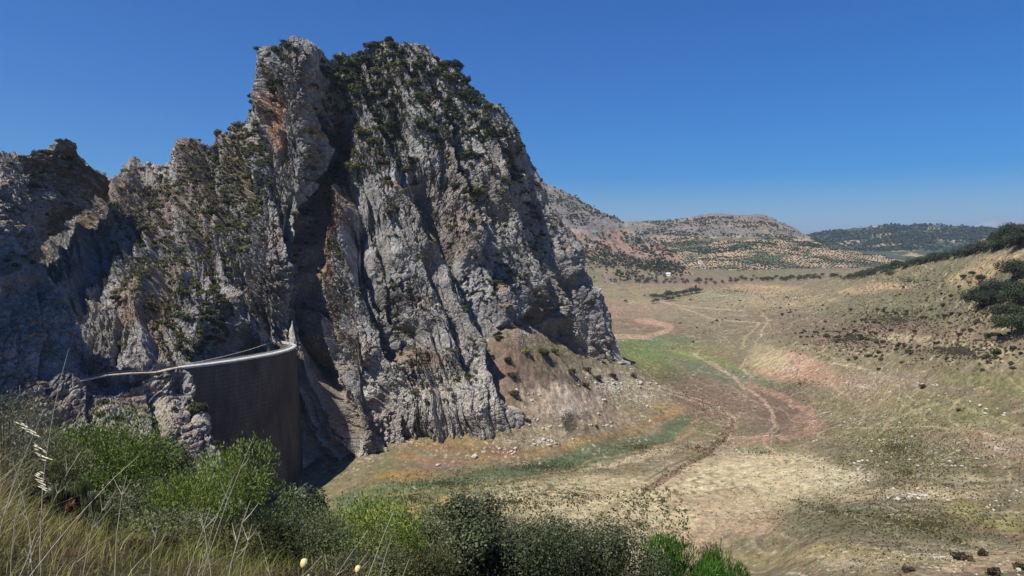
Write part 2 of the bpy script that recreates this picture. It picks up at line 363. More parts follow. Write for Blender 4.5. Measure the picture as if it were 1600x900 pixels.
# green meadow far
E(1045,540,66,15,C(98,118,76),1.2,8); E(1010,560,60,20,C(108,122,66),1.1,30); E(1110,565,80,10,C(118,128,68),1,12); E(1150,590,90,14,C(100,112,84),1.,14); E(1075,552,40,5,C(150,146,90),.6,10)
E(1090,545,60,8,C(134,128,78),.7,10); E(1060,590,60,12,C(98,100,62),.8,20); E(1020,575,40,8,C(142,134,74),.6,30)
E(1140,560,60,8,C(124,100,82),.5,12)
E(1000,470,30,4,C(150,148,110),.5)
L([(950,525),(1010,527),(1040,518),(1045,508),(1000,500)],7,C(182,146,118),.9)
E(1130,618,90,26,C(130,106,88),.75,14); E(1180,640,80,30,C(128,106,88),.65,20); E(1090,640,70,22,C(136,108,86),.7)
E(1230,640,52,34,C(112,92,76),.9,25); E(1250,672,44,9,C(100,96,74),.5,-15)
L([(1175,600),(1225,625),(1262,640),(1275,660),(1262,676),(1220,684),(1150,694),(1080,700)],8,C(160,126,102),.9)
E(1260,665,26,20,C(158,126,102),.7)
# right slopes
E(1420,560,260,60,C(132,122,88),.5); E(1330,520,170,24,C(122,100,82),.75,8); E(1420,470,170,34,C(108,106,76),.75,-10); E(1500,430,120,30,C(116,112,80),.7,-14)
E(1450,520,160,16,C(128,104,86),.7,6); E(1390,500,70,8,C(100,98,68),.6); E(1520,430,40,14,C(186,158,112),.7,-15); E(1560,405,40,8,C(188,160,116),.7,-10); E(1385,447,40,6,C(182,150,110),.8); E(1340,455,30,5,C(186,152,110),.7)
E(1570,480,30,30,C(178,152,110),.55); E(1440,532,90,7,C(176,162,120),.7,6); E(1540,545,60,10,C(160,140,106),.6,30)
E(1240,575,62,24,C(172,134,108),.95,10); E(1225,560,50,12,C(180,146,118),.7,8); E(1200,560,30,20,C(176,168,116),.6,30); E(1290,590,40,14,C(166,134,106),.6,16)
E(1360,610,60,26,C(160,132,106),.55,10); E(1420,590,70,10,C(150,130,112),.45); E(1560,600,90,12,C(120,126,68),.5,8); E(1480,640,110,20,C(132,132,78),.5,10); E(1350,680,90,16,C(128,128,76),.45,4)
E(1440,720,160,26,C(112,112,72),.5); E(1560,700,70,26,C(160,130,104),.5,10); E(1380,650,110,20,C(136,128,86),.4,10)
E(1270,738,100,22,pale_,.9,8); E(1330,740,50,9,C(200,186,148),.8,12); E(1220,730,60,16,C(186,168,130),.7)
E(1300,790,140,14,C(112,112,82),.7,6); E(1250,820,100,14,C(108,112,82),.6,8); E(1480,790,140,14,C(124,112,84),.6,2); E(1440,770,130,9,C(188,168,122),.65,-2); E(1500,750,90,5,C(180,168,130),.5,-2)
E(1400,825,180,16,C(108,108,72),.55,4); E(1560,805,80,14,C(150,142,80),.6,14); E(1580,828,60,6,C(136,106,84),.6)
E(1400,868,230,18,C(158,142,92),.9,-1); E(1540,880,90,18,C(178,150,116),.8,-4); E(1300,885,90,12,C(166,148,104),.7); E(1480,850,150,4,C(184,168,126),.6,-1)
# pale fan of silt and the tufts on it
E(1050,780,230,42,C(190,174,132),.95,-6); E(1130,760,130,50,C(196,180,138),.9,-10); E(860,775,190,26,C(186,172,130),.95,-4); E(960,830,160,50,C(184,168,128),.9); E(1150,800,90,30,C(176,148,118),.7,10)
E(1090,745,60,12,C(198,182,140),.7,-20); E(980,715,90,8,C(192,174,136),.8,-12); E(780,790,60,16,C(176,160,118),.6); E(1010,755,140,8,C(170,142,110),.5,-16); E(1090,850,60,30,C(178,146,116),.7)
E(1180,705,60,8,C(110,118,74),.5); E(880,840,80,16,C(164,154,90),.6)
E(1165,780,120,20,C(160,140,100),.35)
# left shore: green band, orange band, brown band
L([(560,790),(620,770),(700,762),(800,742),(900,722),(980,704),(1040,680),(1070,655)],26,C(92,106,72),1.1,wend=13)
L([(590,770),(700,775),(780,760)],20,C(118,122,78),.7)
L([(570,700),(640,712),(700,722),(770,715),(840,705),(900,692),(960,680),(1010,665),(1055,640)],13,C(146,114,74),.8,wend=8)
L([(640,690),(720,700),(800,705)],14,C(130,98,70),.85)
L([(600,700),(600,740),(600,770)],12,C(104,108,70),.8)
E(690,722,38,14,C(130,104,88),.9); E(640,745,50,10,C(156,122,62),.7,-5); E(700,690,80,8,C(150,122,70),.6); E(640,800,30,8,C(170,140,74),.6); E(690,790,26,14,C(174,140,70),.7); E(830,728,100,8,C(78,98,62),.6,-10); E(920,700,60,8,C(84,104,66),.6,-12)
L([(600,780),(700,765),(800,750),(870,738),(940,715),(1000,705),(1050,688),(1090,672)],2.4,C(170,128,92),.8,rag=.5)
E(900,690,20,6,C(176,150,80),.6)
# rubble cone
E(840,600,90,50,C(134,112,94),.9,30); E(800,560,40,40,C(120,96,82),.8); E(880,625,80,26,C(178,158,134),.75,10); E(900,660,90,22,C(158,138,112),.8,-4); E(960,600,70,22,C(158,146,122),.7,25); E(1000,620,50,18,C(148,132,98),.7,14)
E(1040,640,30,14,C(160,134,84),.8,10); E(860,670,70,10,C(150,140,100),.5); E(800,660,40,12,C(150,134,112),.6); E(880,585,60,10,C(110,98,76),.6,25); E(820,500,50,16,C(170,138,112),.7,30)
# tracks and dry gullies
TR = C(184,152,122)
L([(1110,565),(1150,590),(1165,605),(1195,628),(1210,650),(1212,665),(1198,688),(1204,715)],3.0,TR,.9,rag=.5,warp=.3)
L([(1165,560),(1160,575),(1178,590)],2.5,TR,.7,rag=.2,warp=.2); L([(1080,690),(1150,685),(1200,684)],3,TR,.6)
L([(1085,556),(1120,575),(1150,590)],2,TR,.8,rag=.2,warp=.2)
for p in ([(1205,545),(1250,560),(1300,568),(1370,582),(1430,600),(1480,625),(1600,668)], [(1250,540),(1330,570)], [(1360,585),(1410,600),(1460,650)], [(1390,592),(1420,630),(1450,660)],
          [(1500,535),(1540,560),(1600,610)], [(1280,590),(1330,620),(1350,650)], [(1320,668),(1500,668),(1600,690)], [(1280,800),(1420,796),(1600,800)], [(1180,540),(1200,500),(1190,490)],[(1300,755),(1400,762),(1600,758)],
          [(1020,470),(1080,480),(1160,485)], [(1060,480),(1120,500),(1200,505)],[(1160,545),(1170,520),(1185,505)]):
    L(p, 2.0, C(188,172,132), .55, rag=.5, warp=.5)
L(STREAM[:6], 7, C(182,156,124), .8, rag=.5, warp=.3); L(STREAM[:6], 2.2, C(84,72,54), .7, rag=.6, warp=.3)
L([(1145,668),(1115,702),(1060,734),(1015,762)], 4, C(128,102,78), .95, ky=1.6, rag=.3, warp=.2, wend=7)
L([(1145,665),(1105,700),(1050,728),(1010,750)], 2.0, C(70,62,46), .7, rag=.5, warp=.2)
L([(1115,700),(1000,735),(880,770)], 2.2, C(150,124,92), .6, rag=.6); L([(1010,760),(900,785),(760,800)], 2.4, C(150,124,92), .6, rag=.6)
for p in ([(1010,765),(985,800),(965,840)], [(1015,765),(1005,800),(1010,850)], [(1025,765),(1040,800),(1050,850)], [(1035,760),(1065,800),(1070,860)], [(990,775),(940,810),(900,850)]):
    L(p, 2.0, C(120,104,72), .55, rag=.7)
L([(1240,780),(1330,800),(1420,815),(1500,845),(1600,845)], 2.4, C(92,88,58), .6, rag=.6); L([(1400,762),(1500,760),(1600,772)], 2, C(100,88,64), .6, rag=.6)
L([(870,600),(900,625),(905,650)],9,C(196,180,156),.5)
E(897,662,15,17,C(70,60,50),.8)  # shade inside the dug pit, painted into the ground colour
# hillside under the camera
near = sstep(170, 90, dist); mixc(C(120,104,72), near); mixc(C(138,114,84), near*sstep(.05, .6, fbm(P3f/1.1, 3, 91))); mixc(C(96,90,54), near*sstep(.1, .5, fbm(P3f/.8+7, 2, 95)))
farc = sstep(1500, 2200, dist); mixc(C(112,112,84), farc)
g4 = gn(P3f/4.2+3, 201); g2 = gn(P3f/1.9+5, 203); f1_ = sstep(-.1, .35, gn(P3f/38+8, 205)); f2_ = sstep(-.1, .35, gn(P3f/29+18, 207))
mixc(C(84,78,54), sstep(.18, .42, g4)*f1_*.55*ok2*(dist < 1700)); mixc(C(90,74,58), sstep(.22, .45, g2)*f2_*.6*ok2*(dist < 1500)); mixc(C(206,192,162), sstep(.28, .5, gn(P3f/2.3+15, 209))*sstep(0, .4, gn(P3f/24+28, 211))*.65*ok2*(dist < 1500))
mixc(C(176,162,126), sstep(.1, .16, np.abs(gn(P3f/26+38, 213)))*0+sstep(.035, .012, np.abs(gn(P3f*np.array((1, .6, 1), np.float32)/31+38, 213)))*.40*ok2*(gpx > 1080)*(dist < 1400))
gr_ = col.mean(1, keepdims=True); col = (gr_+(col-gr_)*.92)*1.06*np.array((1.0, .99, 1.08))
col *= np.exp(.20*n_b+.16*n3+.16*n_f)[:, None]
g = mesh_np('ground', GV, grid_faces(len(lr), len(uc)), M_ground, col=np.clip(col, .01, .9), smooth=True)
tag(g, 'dried out reservoir bed with green, orange and pale silt bands and grassy slopes', 'ground', kind='structure')

# ------------------------------------------------------------------ rock masses: a skin lofted over surveyed lines, then broken into slabs
def curve(pts, s, sm=0):
    p = np.array(pts, float); o = np.stack([np.interp(s, p[:, 0], p[:, k]) for k in (1, 2, 3)], -1)
    if sm:
        k = np.hanning(sm*2+1); k /= k.sum()
        for j in range(3): o[:, j] = np.convolve(np.pad(o[:, j], sm, mode='edge'), k, 'valid')
    return o
def hermite(Cs, ts, t):
    """Cs list of (ns,3) at knots ts, sampled at t -> (nt,ns,3)"""
    Cs = np.stack(Cs); ts = np.array(ts); m = np.gradient(Cs, ts, axis=0) if len(ts) > 2 else np.stack([(Cs[1]-Cs[0])/(ts[1]-ts[0])]*2)
    out = []
    for q in t:
        k = min(max(np.searchsorted(ts, q)-1, 0), len(ts)-2); h = ts[k+1]-ts[k]; x = (q-ts[k])/h
        out.append((2*x**3-3*x*x+1)*Cs[k]+(x**3-2*x*x+x)*h*m[k]+(-2*x**3+3*x*x)*Cs[k+1]+(x**3-x*x)*h*m[k+1])
    return np.stack(out)
def loft(ridge, mids, base, tm, ns, nf, back=(80, 120, 14), skirt=20, sm=12):
    s = np.linspace(0, 1, ns); Cs = [curve(ridge, s, 2)]+[curve(m, s, sm) for m in mids]+[curve(base, s, sm)]
    H = hermite(Cs, [0]+list(tm)+[1], np.linspace(0, 1, nf)); V = W(H[..., 0], H[..., 1], H[..., 2])
    # back of the mass: away from the eye and down
    r = V[0]; away = r[:, :2]/np.linalg.norm(r[:, :2], axis=1)[:, None]; rows = []
    for k in range(back[2], 0, -1):
        q = (k/back[2])**1.5; b = r.copy(); b[:, :2] += away*back[0]*q; b[:, 2] -= back[1]*q**1.3; rows.append(b)
    sk = []
    for k in range(1, 7): b = V[-1].copy(); b[:, 2] -= skirt*k/6; sk.append(b)
    G = np.concatenate([np.stack(rows), V, np.stack(sk)]); nb = len(rows)
    dn = np.gradient(G, axis=0); dm = np.gradient(G, axis=1); N = np.cross(dn, dm); N /= np.linalg.norm(N, axis=-1)[..., None]+1e-9
    flip = np.sign((N[nb+3:, :, 1]).mean()); N = N*(-flip)
    # smooth normals
    for ax in (0, 1):
        for _ in range(2):
            Np = np.pad(N, [(12, 12) if a == ax else (0, 0) for a in range(3)], mode='edge'); c = np.cumsum(Np, axis=ax)
            N = (np.take(c, range(24, c.shape[ax]), ax)-np.take(c, range(0, c.shape[ax]-24), ax))/24
            N = N[:G.shape[0], :G.shape[1]]
    N /= np.linalg.norm(N, axis=-1)[..., None]+1e-9
    return G, N, nb
def rock_disp(P, bed, bedamp=1., blk=1., bed2=None, wt=None):
    """slabs parallel to the bedding, joints across them, blocks, grit"""
    n = np.array(bed, float); n /= np.linalg.norm(n); t1 = np.cross(n, (0, 1, 0)); t1 /= np.linalg.norm(t1); t2 = np.cross(n, t1)
    P = P.astype(np.float32); w1 = fbm(P/55, 3, 3); w2 = fbm(P/16, 3, 7)
    a = P@n.astype(np.float32)
    if bed2 is not None: P0 = np.array((-130, 400, 130), np.float32); a = ((P-P0)@n.astype(np.float32))*(1-wt)+((P-P0)@(np.array(bed2, np.float32)/np.linalg.norm(bed2)).astype(np.float32))*wt
    b = P@t1.astype(np.float32); c = P@t2.astype(np.float32)
    ph = a+w1*7+w2*1.4
    S = np.stack([a+w1*4, b*.10, c*.10], -1).astype(np.float32); S2 = np.stack([a+w1*4, b*.22, c*.22], -1).astype(np.float32)
    rg = .45+.95*sstep(-.3, .4, gn(P/26, 91))
    d = bedamp*(11.5*(saw(ph/37)-.5)*(.6+.8*sstep(-.5, .5, gn(P/70, 15)))+4.6*(saw(ph/12.5+.3)-.5)*(.4+1.2*sstep(-.4, .5, gn(P/40, 16)))+2.0*(saw(ph/4.6)-.5)*(1.+.8*gn(P/25, 17)))
    d += 5*w1+1.2*ridged(P/24, 2, 51)
    d += 1.1*gn(S/5., 61)-rg*1.0*(2.2*np.exp(-(gn(S/7., 63)/.07)**2)+1.5*np.exp(-(gn(S2/3.2, 64)/.10)**2)+.8*np.exp(-(gn(S2*1.3, 65)/.14)**2))
    f1, f2, v, tl = cells(np.stack([ph/3.4, b/13., c/13.], -1), 71); d += rg*blk*(2.3*(v-.5)+2.0*tl-1.4*sstep(.10, 0, f2-f1))
    f1, f2, v, tl = cells(np.stack([ph/1.5, b/3.6, c/3.6], -1), 72); d += rg*blk*(1.3*(v-.5)+1.3*tl-.9*sstep(.14, 0, f2-f1))
    d += .3*gn(P/1.1, 81)
    return d, ph, w1, w2
def gullies(px, py, lst):
    d = np.zeros(px.shape); msk = np.zeros(px.shape)
    for pts, wd, dep in lst:
        best = np.full(px.shape, 1e9); sg = np.zeros(px.shape); tt = np.zeros(px.shape); n = len(pts)-1
        for k in range(n):
            (ax, ay), (bx, by) = pts[k], pts[k+1]; vx, vy = bx-ax, by-ay; t = np.clip(((px-ax)*vx+(py-ay)*vy)/(vx*vx+vy*vy), 0, 1)
            ex, ey = px-ax-t*vx, py-ay-t*vy; q = np.hypot(ex, ey); m = q < best; best = np.where(m, q, best); sg = np.where(m, np.sign(ex*vy-ey*vx)*1., sg); tt = np.where(m, (k+t)/n, tt)
        sx = best*sg        # positive to the right of a line running down
        prof = np.where(sx > 0, np.exp(-(sx/wd)**1.6), np.exp(-(sx/(wd*.16))**2))*sstep(0, .15, tt)*sstep(1.0, .9, tt)
        d -= dep*prof; msk = np.maximum(msk, prof)
    return d, msk
def ore(shape_P, px, py, zn, ph, w1, w2, bleach, soilpatch=None):
    """true colours of the limestone: grey, pale below the old water line, rust streaks, soil on the ledges"""
    P = shape_P.astype(np.float32); a = fbm(P/9, 4, 101); b = fbm(P/np.array([3, 3, 9], np.float32), 3, 111); c3 = gn(P/30, 121)
    col = np.tile(lin((174, 170, 165))*.98, (len(P), 1)); v = np.exp(.34*a+.22*b+.18*c3); col *= v[:, None]
    def mx(c, k):
        k = np.clip(k, 0, 1)[:, None]; return col*(1-k)+np.asarray(c)*k
    col = mx(lin((104, 98, 92)), sstep(.05, .7, b+.4*c3)*.6); col = mx(lin((92, 86, 80)), sstep(.1, .5, gn(P/np.array((14, 14, 30), np.float32)+7, 125))*.35)
    col = mx(lin((168, 140, 116)), sstep(.25, .9, fbm(P/18+33, 3, 131))*.45)
    col = mx(lin((150, 128, 98)), sstep(.50, .72, zn+.12*a)*.85)
    bl = sstep(bleach+14, bleach-14, P[:, 2]+8*a); col = mx(lin((200, 192, 178))*v[:, None], bl*.55)
    if soilpatch is not None:
        for cx, cy, rx, ry, cc, al in soilpatch: col = mx(lin(cc), al*sstep(1.25, .7, np.hypot((px-cx)/rx, (py-cy)/ry)+.35*a))
    return np.clip(col, .02, .75)
def build_rock(name, label, ridge, mids, base, tm, ns, nf, bed, gul=(), back=(80, 120, 14), soil=None, amp=1., bleach=55, ridge_amp=.42, bump_=None, bed2=None, **k):
    G, N, nb = loft(ridge, mids, base, tm, ns, nf, back=back, **k); sh = G.shape[:2]; P = G.reshape(-1, 3); Nn = N.reshape(-1, 3)
    px, py = PX(P); d, ph, w1, w2 = rock_disp(P, bed, bed2=bed2, wt=sstep(470, 300, px).astype(np.float32) if bed2 is not None else None)
    rows = np.repeat(np.arange(sh[0]), sh[1]); fr = np.clip((rows-nb)/max(1, sh[0]*.10), 0, 1); fr = np.where(rows < nb, np.clip((nb-rows)/6, 0, 1), fr)
    cols_ = np.tile(np.arange(sh[1]), sh[0]); edge = 1
    d = d*amp*(ridge_amp+(1-ridge_amp)*fr)
    wxx = px+w2*5; gd, gm = gullies(wxx, py+w1*5, gul); d = d+gd*np.where(rows < nb, 0.3, 1)
    if bump_ is not None:
        for cx, cy, rx, ry, hh in bump_: d = d+hh*np.exp(-((px-cx)/rx)**2-((py-cy)/ry)**2)*(rows >= nb)
    V = P+Nn*d[:, None]; Gd = V.reshape(G.shape)
    n2 = np.cross(np.gradient(Gd, axis=0), np.gradient(Gd, axis=1)); n2 /= np.linalg.norm(n2, axis=-1)[..., None]+1e-9
    # broad slope (averaged) decides where soil and plants hold
    zn = np.abs(n2[..., 2]); 
    for ax in (0, 1):
        q = np.cumsum(np.pad(zn, [(4, 4) if a == ax else (0, 0) for a in range(2)], mode='edge'), axis=ax)
        zn = (np.take(q, range(8, q.shape[ax]), ax)-np.take(q, range(0, q.shape[ax]-8), ax))/8
    cc = ore(V, px, py, zn.ravel(), ph, w1, w2, bleach, soil)
    o = mesh_np(name, V, grid_faces(*sh), M_rock, col=cc)
    tag(o, label, 'cliff', kind='structure')
    return dict(V=V, px=px, py=py, zn=zn.ravel(), front=rows > nb+2, sh=sh, nb=nb, N=Nn)

# main massif with the gorge wall behind the dam
RA = [(0,40,310,575),(.02,140,275,545),(.045,185,270,520),(.055,196,254,515),(.075,215,250,510),(.10,240,254,505),(.125,262,262,500),(.14,275,232,495),(.155,287,210,490),(.17,300,210,488),(.19,315,214,485),(.205,330,224,482),(.215,342,207,480),(.23,362,212,475),
      (.245,380,182,470),(.26,398,158,462),(.27,404,120,456),(.28,408,84,452),(.30,428,66,448),(.33,458,56,448),(.345,474,62,452),(.36,490,76,458),(.385,514,95,472),(.41,536,86,485),(.44,566,74,500),(.48,604,66,512),(.52,640,63,520),(.55,668,76,524),(.58,694,94,528),
      (.62,726,118,534),(.66,752,142,540),(.70,782,170,546),(.735,806,206,552),(.77,828,246,562),(.80,846,284,558),(.84,872,334,562),(.88,898,384,565),(.92,922,436,567),(.95,944,482,567),(.975,964,530,566),(1,988,574,565)]
BA = [(0,70,640,290),(.05,170,640,300),(.08,220,640,306),(.15,290,660,316),(.20,330,680,345),(.25,400,700,395),(.31,445,705,402),(.36,485,740,384),(.40,530,752,374),(.435,576,752,362),(.46,602,712,380),(.50,640,684,394),(.55,690,680,394),(.60,740,686,392),(.645,792,676,398),(.68,802,625,420),(.71,800,590,438),(.74,808,566,456),(.78,838,556,478),(.83,870,560,502),(.89,912,568,523),(.95,960,576,548),(1,992,580,565)]
M1A = [(0,10,390,455),(.08,200,380,430),(.155,300,350,425),(.22,370,320,425),(.28,412,230,430),(.34,470,230,428),(.385,505,240,462),(.44,556,230,462),(.52,640,225,470),(.60,735,270,478),(.70,815,330,505),(.80,870,390,535),(.90,925,460,553),(1,990,576,565)]
M2A = [(0,30,520,345),(.08,210,510,350),(.155,310,500,350),(.22,380,470,385),(.28,425,460,385),(.34,465,480,395),(.385,500,500,402),(.44,560,490,398),(.52,650,470,420),(.60,745,520,418),(.645,780,540,426),(.70,800,480,452),(.80,868,470,514),(.90,922,510,541),(1,991,578,565)]
GA = [([(880,430),(915,490),(950,535),(975,570)], 26, 13), ([(830,500),(870,528),(920,548)], 10, 6),
      ([(528,150),(524,195),(514,235),(492,300),(474,350),(470,430),(474,520),(500,620)], 21, 34),
      ([(452,300),(446,360),(452,440),(456,520)], 12, 12),
      ([(536,330),(552,400),(572,460),(596,520),(612,570)], 34, 30),
      ([(640,250),(668,320),(706,392),(744,470),(770,560),(792,650)], 42, 34),
      ([(604,150),(640,230),(655,300)], 18, 9), ([(700,200),(740,290),(770,380),(795,450)], 28, 15), ([(770,230),(815,330),(850,430),(872,500)], 26, 13), ([(660,400),(690,470),(720,540),(735,600)], 20, 10),
      ([(570,300),(590,380),(620,470),(640,560)], 14, 6), ([(825,300),(865,390),(905,480)], 22, 8), ([(560,560),(575,640),(590,690)], 14, 6), ([(470,540),(515,630),(555,710),(575,760)], 32, 24),
      ([(300,215),(320,290),(352,360)], 22, 12), ([(255,262),(300,350),(330,420),(350,480)], 24, 10), ([(205,270),(240,330),(300,430),(350,520)], 20, 8), ([(345,210),(372,280),(392,350)], 20, 10),
      ([(405,100),(412,150),(440,200),(425,260)], 14, 7), ([(170,300),(220,380),(270,470)], 18, 8), ([(380,400),(400,470),(420,540)], 16, 7), ([(652,80),(700,170),(730,240)], 16, 6), ([(735,140),(780,220),(805,280)], 14, 6)]
SA = [(425,170,20,45,(196,160,132),.7),(430,200,16,25,(200,158,124),.6),(520,300,26,60,(170,132,98),.6),(505,390,20,60,(160,124,88),.6),(700,330,60,70,(150,128,108),.4),(770,300,50,60,(150,128,108),.25),(622,300,14,10,(150,116,88),.7),
      (290,240,20,50,(150,122,98),.5),(310,330,24,60,(158,130,106),.5),(225,490,40,40,(164,136,108),.6),(270,420,30,30,(156,132,108),.45),(180,300,30,30,(150,128,106),.45),(560,650,60,40,(160,140,126),.5),(230,310,50,40,(150,124,104),.5),(365,250,20,60,(150,124,92),.5),(650,560,40,20,(150,120,98),.5)]
A_ = build_rock('rock_mountain', 'great grey limestone mountain with slanting fins and a shrubby dome behind the dam', RA, [M1A, M2A], BA, (.32, .66), 1100, 760,
                (.88, .10, .42), GA, bed2=(.80, .10, .56), back=(150, 260, 18), soil=SA, skirt=25, bump_=[(690,640,70,34,7),(620,640,50,40,3),(470,110,28,60,6),(760,600,30,60,4)])
# dark peak at the upper left
RB = [(0,-300,150,330),(.1,-160,190,345),(.2,-80,235,358),(.35,0,248,372),(.45,28,242,378),(.52,46,240,382),(.60,62,232,386),(.66,82,226,392),(.72,92,214,396),(.77,104,214,398),(.82,118,224,402),(.88,132,246,408),(.94,152,268,416),(1,168,278,422)]
BB = [(0,-160,560,300),(.35,-20,540,330),(.6,40,470,365),(.8,66,390,400),(.92,110,330,418),(1,150,292,430)]
MB1 = [(0,-160,380,312),(.35,0,360,348),(.6,50,340,374),(.8,90,300,396),(1,160,284,426)]
B_ = build_rock('rock_peak', 'dark jagged rock peak at the upper left with two small trees on its crest', RB, [MB1], BB, (.5,), 620, 620, (.85, -.1, .5),
                [([(60,250),(40,320),(50,400)], 16, 6), ([(110,225),(100,290),(90,340)], 12, 4)], back=(60, 12, 12), amp=.9, bleach=20, ridge_amp=.6, skirt=3)
# near spur carrying the footpath
RD = [(0,-260,200,320),(.08,-140,240,310),(.15,-60,300,298),(.25,-5,346,292),(.31,28,374,290),(.37,56,402,290),(.43,92,440,289),(.49,116,480,288),(.54,134,520,287),(.59,150,560,286),(.63,168,592,286),(.69,205,592,291),(.75,245,588,296),(.79,280,586,300),(.82,292,606,298),(.86,302,640,292),(.90,318,678,285),(.95,338,706,278),(1,372,790,270)]
MD1 = [(0,-160,480,245),(.25,-30,530,246),(.43,60,560,258),(.54,110,575,268),(.63,160,600,281),(.75,235,606,290),(.82,282,640,288),(.90,305,690,278),(1,360,800,266)]
MD2 = [(0,-160,625,226),(.25,0,628,240),(.43,70,625,252),(.63,160,640,262),(.75,215,660,268),(.90,285,730,262),(1,350,820,258)]
BD = [(0,-160,760,140),(.25,-20,760,165),(.43,60,780,190),(.63,150,820,210),(.79,240,860,220),(1,340,900,235)]
SD = [(215,640,30,30,(140,112,96),.5),(270,700,40,40,(150,130,118),.5),(60,640,80,30,(150,130,112),.4),(160,560,16,50,(150,104,72),.5)]
D_ = build_rock('rock_spur', 'shadowed rocky spur on the left with a footpath cut across it', RD, [MD1, MD2], BD, (.42, .56), 620, 560, (.80, -.25, .5),
                [([(60,420),(80,520),(60,600)], 16, 5), ([(225,600),(232,660),(215,720)], 14, 9), ([(130,600),(140,680),(160,720)], 12, 5), ([(290,600),(300,650),(318,700)], 8, 3)], back=(30, 130, 10), soil=SD, amp=.62, bleach=58, skirt=30)

def wp(k, x, y, z): return (k, CX+x/y*F, HY+(CZ-z)/y*F, y)
RC = [wp(0,-310,100,200), wp(.25,-290,140,290), wp(.5,-282,180,315), wp(.75,-284,215,300), wp(.88,-300,238,240), wp(1,-330,262,150)]
MC1 = [wp(0,-262,100,110), wp(.5,-246,180,130), wp(.75,-250,212,130), wp(1,-300,250,90)]
BC = [wp(0,-220,100,10), wp(.5,-210,170,10), wp(.75,-215,205,10), wp(1,-260,240,10)]
C_ = build_rock('unseen_shade_wall', 'unseen high rock wall added left of the frame to shade the spur', RC, [MC1], BC, (.5,), 200, 200, (.80, -.25, .5), back=(60, 200, 10), amp=.8)  # never in view: added so its shadow darkens the near spur
# ------------------------------------------------------------------ far hills
def build_hill(name, label, ridge, mids, base, tm, ns, nf, rough, colf, back=(600, 500, 10), skirt=40):
    G, N, nb = loft(ridge, mids, base, tm, ns, nf, back=back, skirt=skirt, sm=8); sh = G.shape[:2]; P = G.reshape(-1, 3).astype(np.float32)
    d = rough*(fbm(P/(rough*14), 4, 5)*1.0+ridged(P/(rough*6), 3, 9)*.45); V = P+N.reshape(-1, 3)*d[:, None]*np.array((1, 1, .7)); px, py = PX(V)
    o = mesh_np(name, V, grid_faces(*sh), M_hill, col=np.clip(colf(V.astype(np.float32), px, py), .01, .8), smooth=True); tag(o, label, 'hill', kind='structure')
    rows = np.repeat(np.arange(sh[0]), sh[1]); return dict(V=V, px=px, py=py, front=(rows > nb) & (rows < sh[0]-6))
def mixl(c, d, k): k = np.clip(k, 0, 1)[:, None]; return c*(1-k)+np.asarray(d)*k
def el(px, py, cx, cy, rx, ry): return sstep(1.25, .75, np.hypot((px-cx)/rx, (py-cy)/ry))
def c1(P, px, py):
    a = fbm(P/60, 4, 3); c = np.tile(lin((120,114,108))*.85, (len(P), 1)); c = mixl(c, lin((156,126,104))*.8, sstep(-.2, .5, a+1.3*sstep(330, 400, py)-.6)); c = mixl(c, lin((140,136,132)), sstep(.2, .6, fbm(P/25, 3, 8))*.6)
    return mixl(c, lin((112,108,80))*.9, el(px, py, 920, 425, 130, 30)*.75*sstep(-.5, .3, a+.4))
def c2(P, px, py):
    a = fbm(P/90, 4, 13); c = np.tile(lin((124,116,106))*.85, (len(P), 1)); c = mixl(c, lin((144,128,108))*.85, sstep(0, .5, a)); 
    gv = sstep(366, 376, py+a*6+sstep(1000, 1120, px)*0); c = mixl(c, lin((170,148,116))*.85, gv*.85); c = mixl(c, lin((84,90,68))*.9, gv*sstep(.0, .3, fbm(P/140+4, 3, 17))*.95)
    for q in ((1068,428.5,16,1.6), (1088,431,14,1.6), (1045,429,6,1.2), (1150,431,20,1.2)): c = mixl(c, lin((225,220,210)), el(px, py, *q))
    return c
def c3(P, px, py):
    a = fbm(P/200, 4, 23); c = np.tile(lin((78,86,66))*.8, (len(P), 1)); return mixl(c, lin((164,146,112))*.8, sstep(.25, .5, a+.25*el(px, py, 1400, 375, 90, 18)*1.6-.1))
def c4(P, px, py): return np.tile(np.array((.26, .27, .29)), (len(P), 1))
H1 = build_hill('near_hillside', 'grey and pink rocky hillside dotted with shrubs behind the rock mountain',
   [(0,700,180,2100),(.25,800,252,2050),(.38,855,290,2000),(.45,885,302,1980),(.55,930,326,1940),(.65,975,348,1900),(.72,1010,366,1860),(.80,1040,385,1800),(.90,1062,408,1700),(1,1085,430,1620)],
   [[(0,700,330,1750),(.4,870,370,1720),(.7,960,395,1680),(1,1080,432,1600)]], [(0,700,450,1450),(.4,880,448,1450),(.7,980,442,1480),(1,1078,438,1560)], (.5,), 300, 200, 9, c1)
H2 = build_hill('olive_hill', 'pinkish hill with rows of olive trees on its lower slopes',
   [(0,840,372,3400),(.15,960,352,3300),(.2,985,347,3250),(.3,1040,345,3200),(.38,1080,339,3150),(.45,1120,335,3100),(.55,1190,337,3000),(.6,1212,345,2950),(.68,1250,362,2850),(.74,1278,374,2750),(.8,1310,386,2600),(.88,1350,398,2400),(1,1430,412,2200)],
   [[(0,860,400,2700),(.3,1020,385,2600),(.55,1170,378,2500),(.74,1290,396,2350),(1,1430,420,2150)]], [(0,880,445,1700),(.3,1030,440,1680),(.55,1150,438,1700),(.8,1300,436,1800),(1,1440,432,1900)], (.45,), 380, 240, 11, c2)
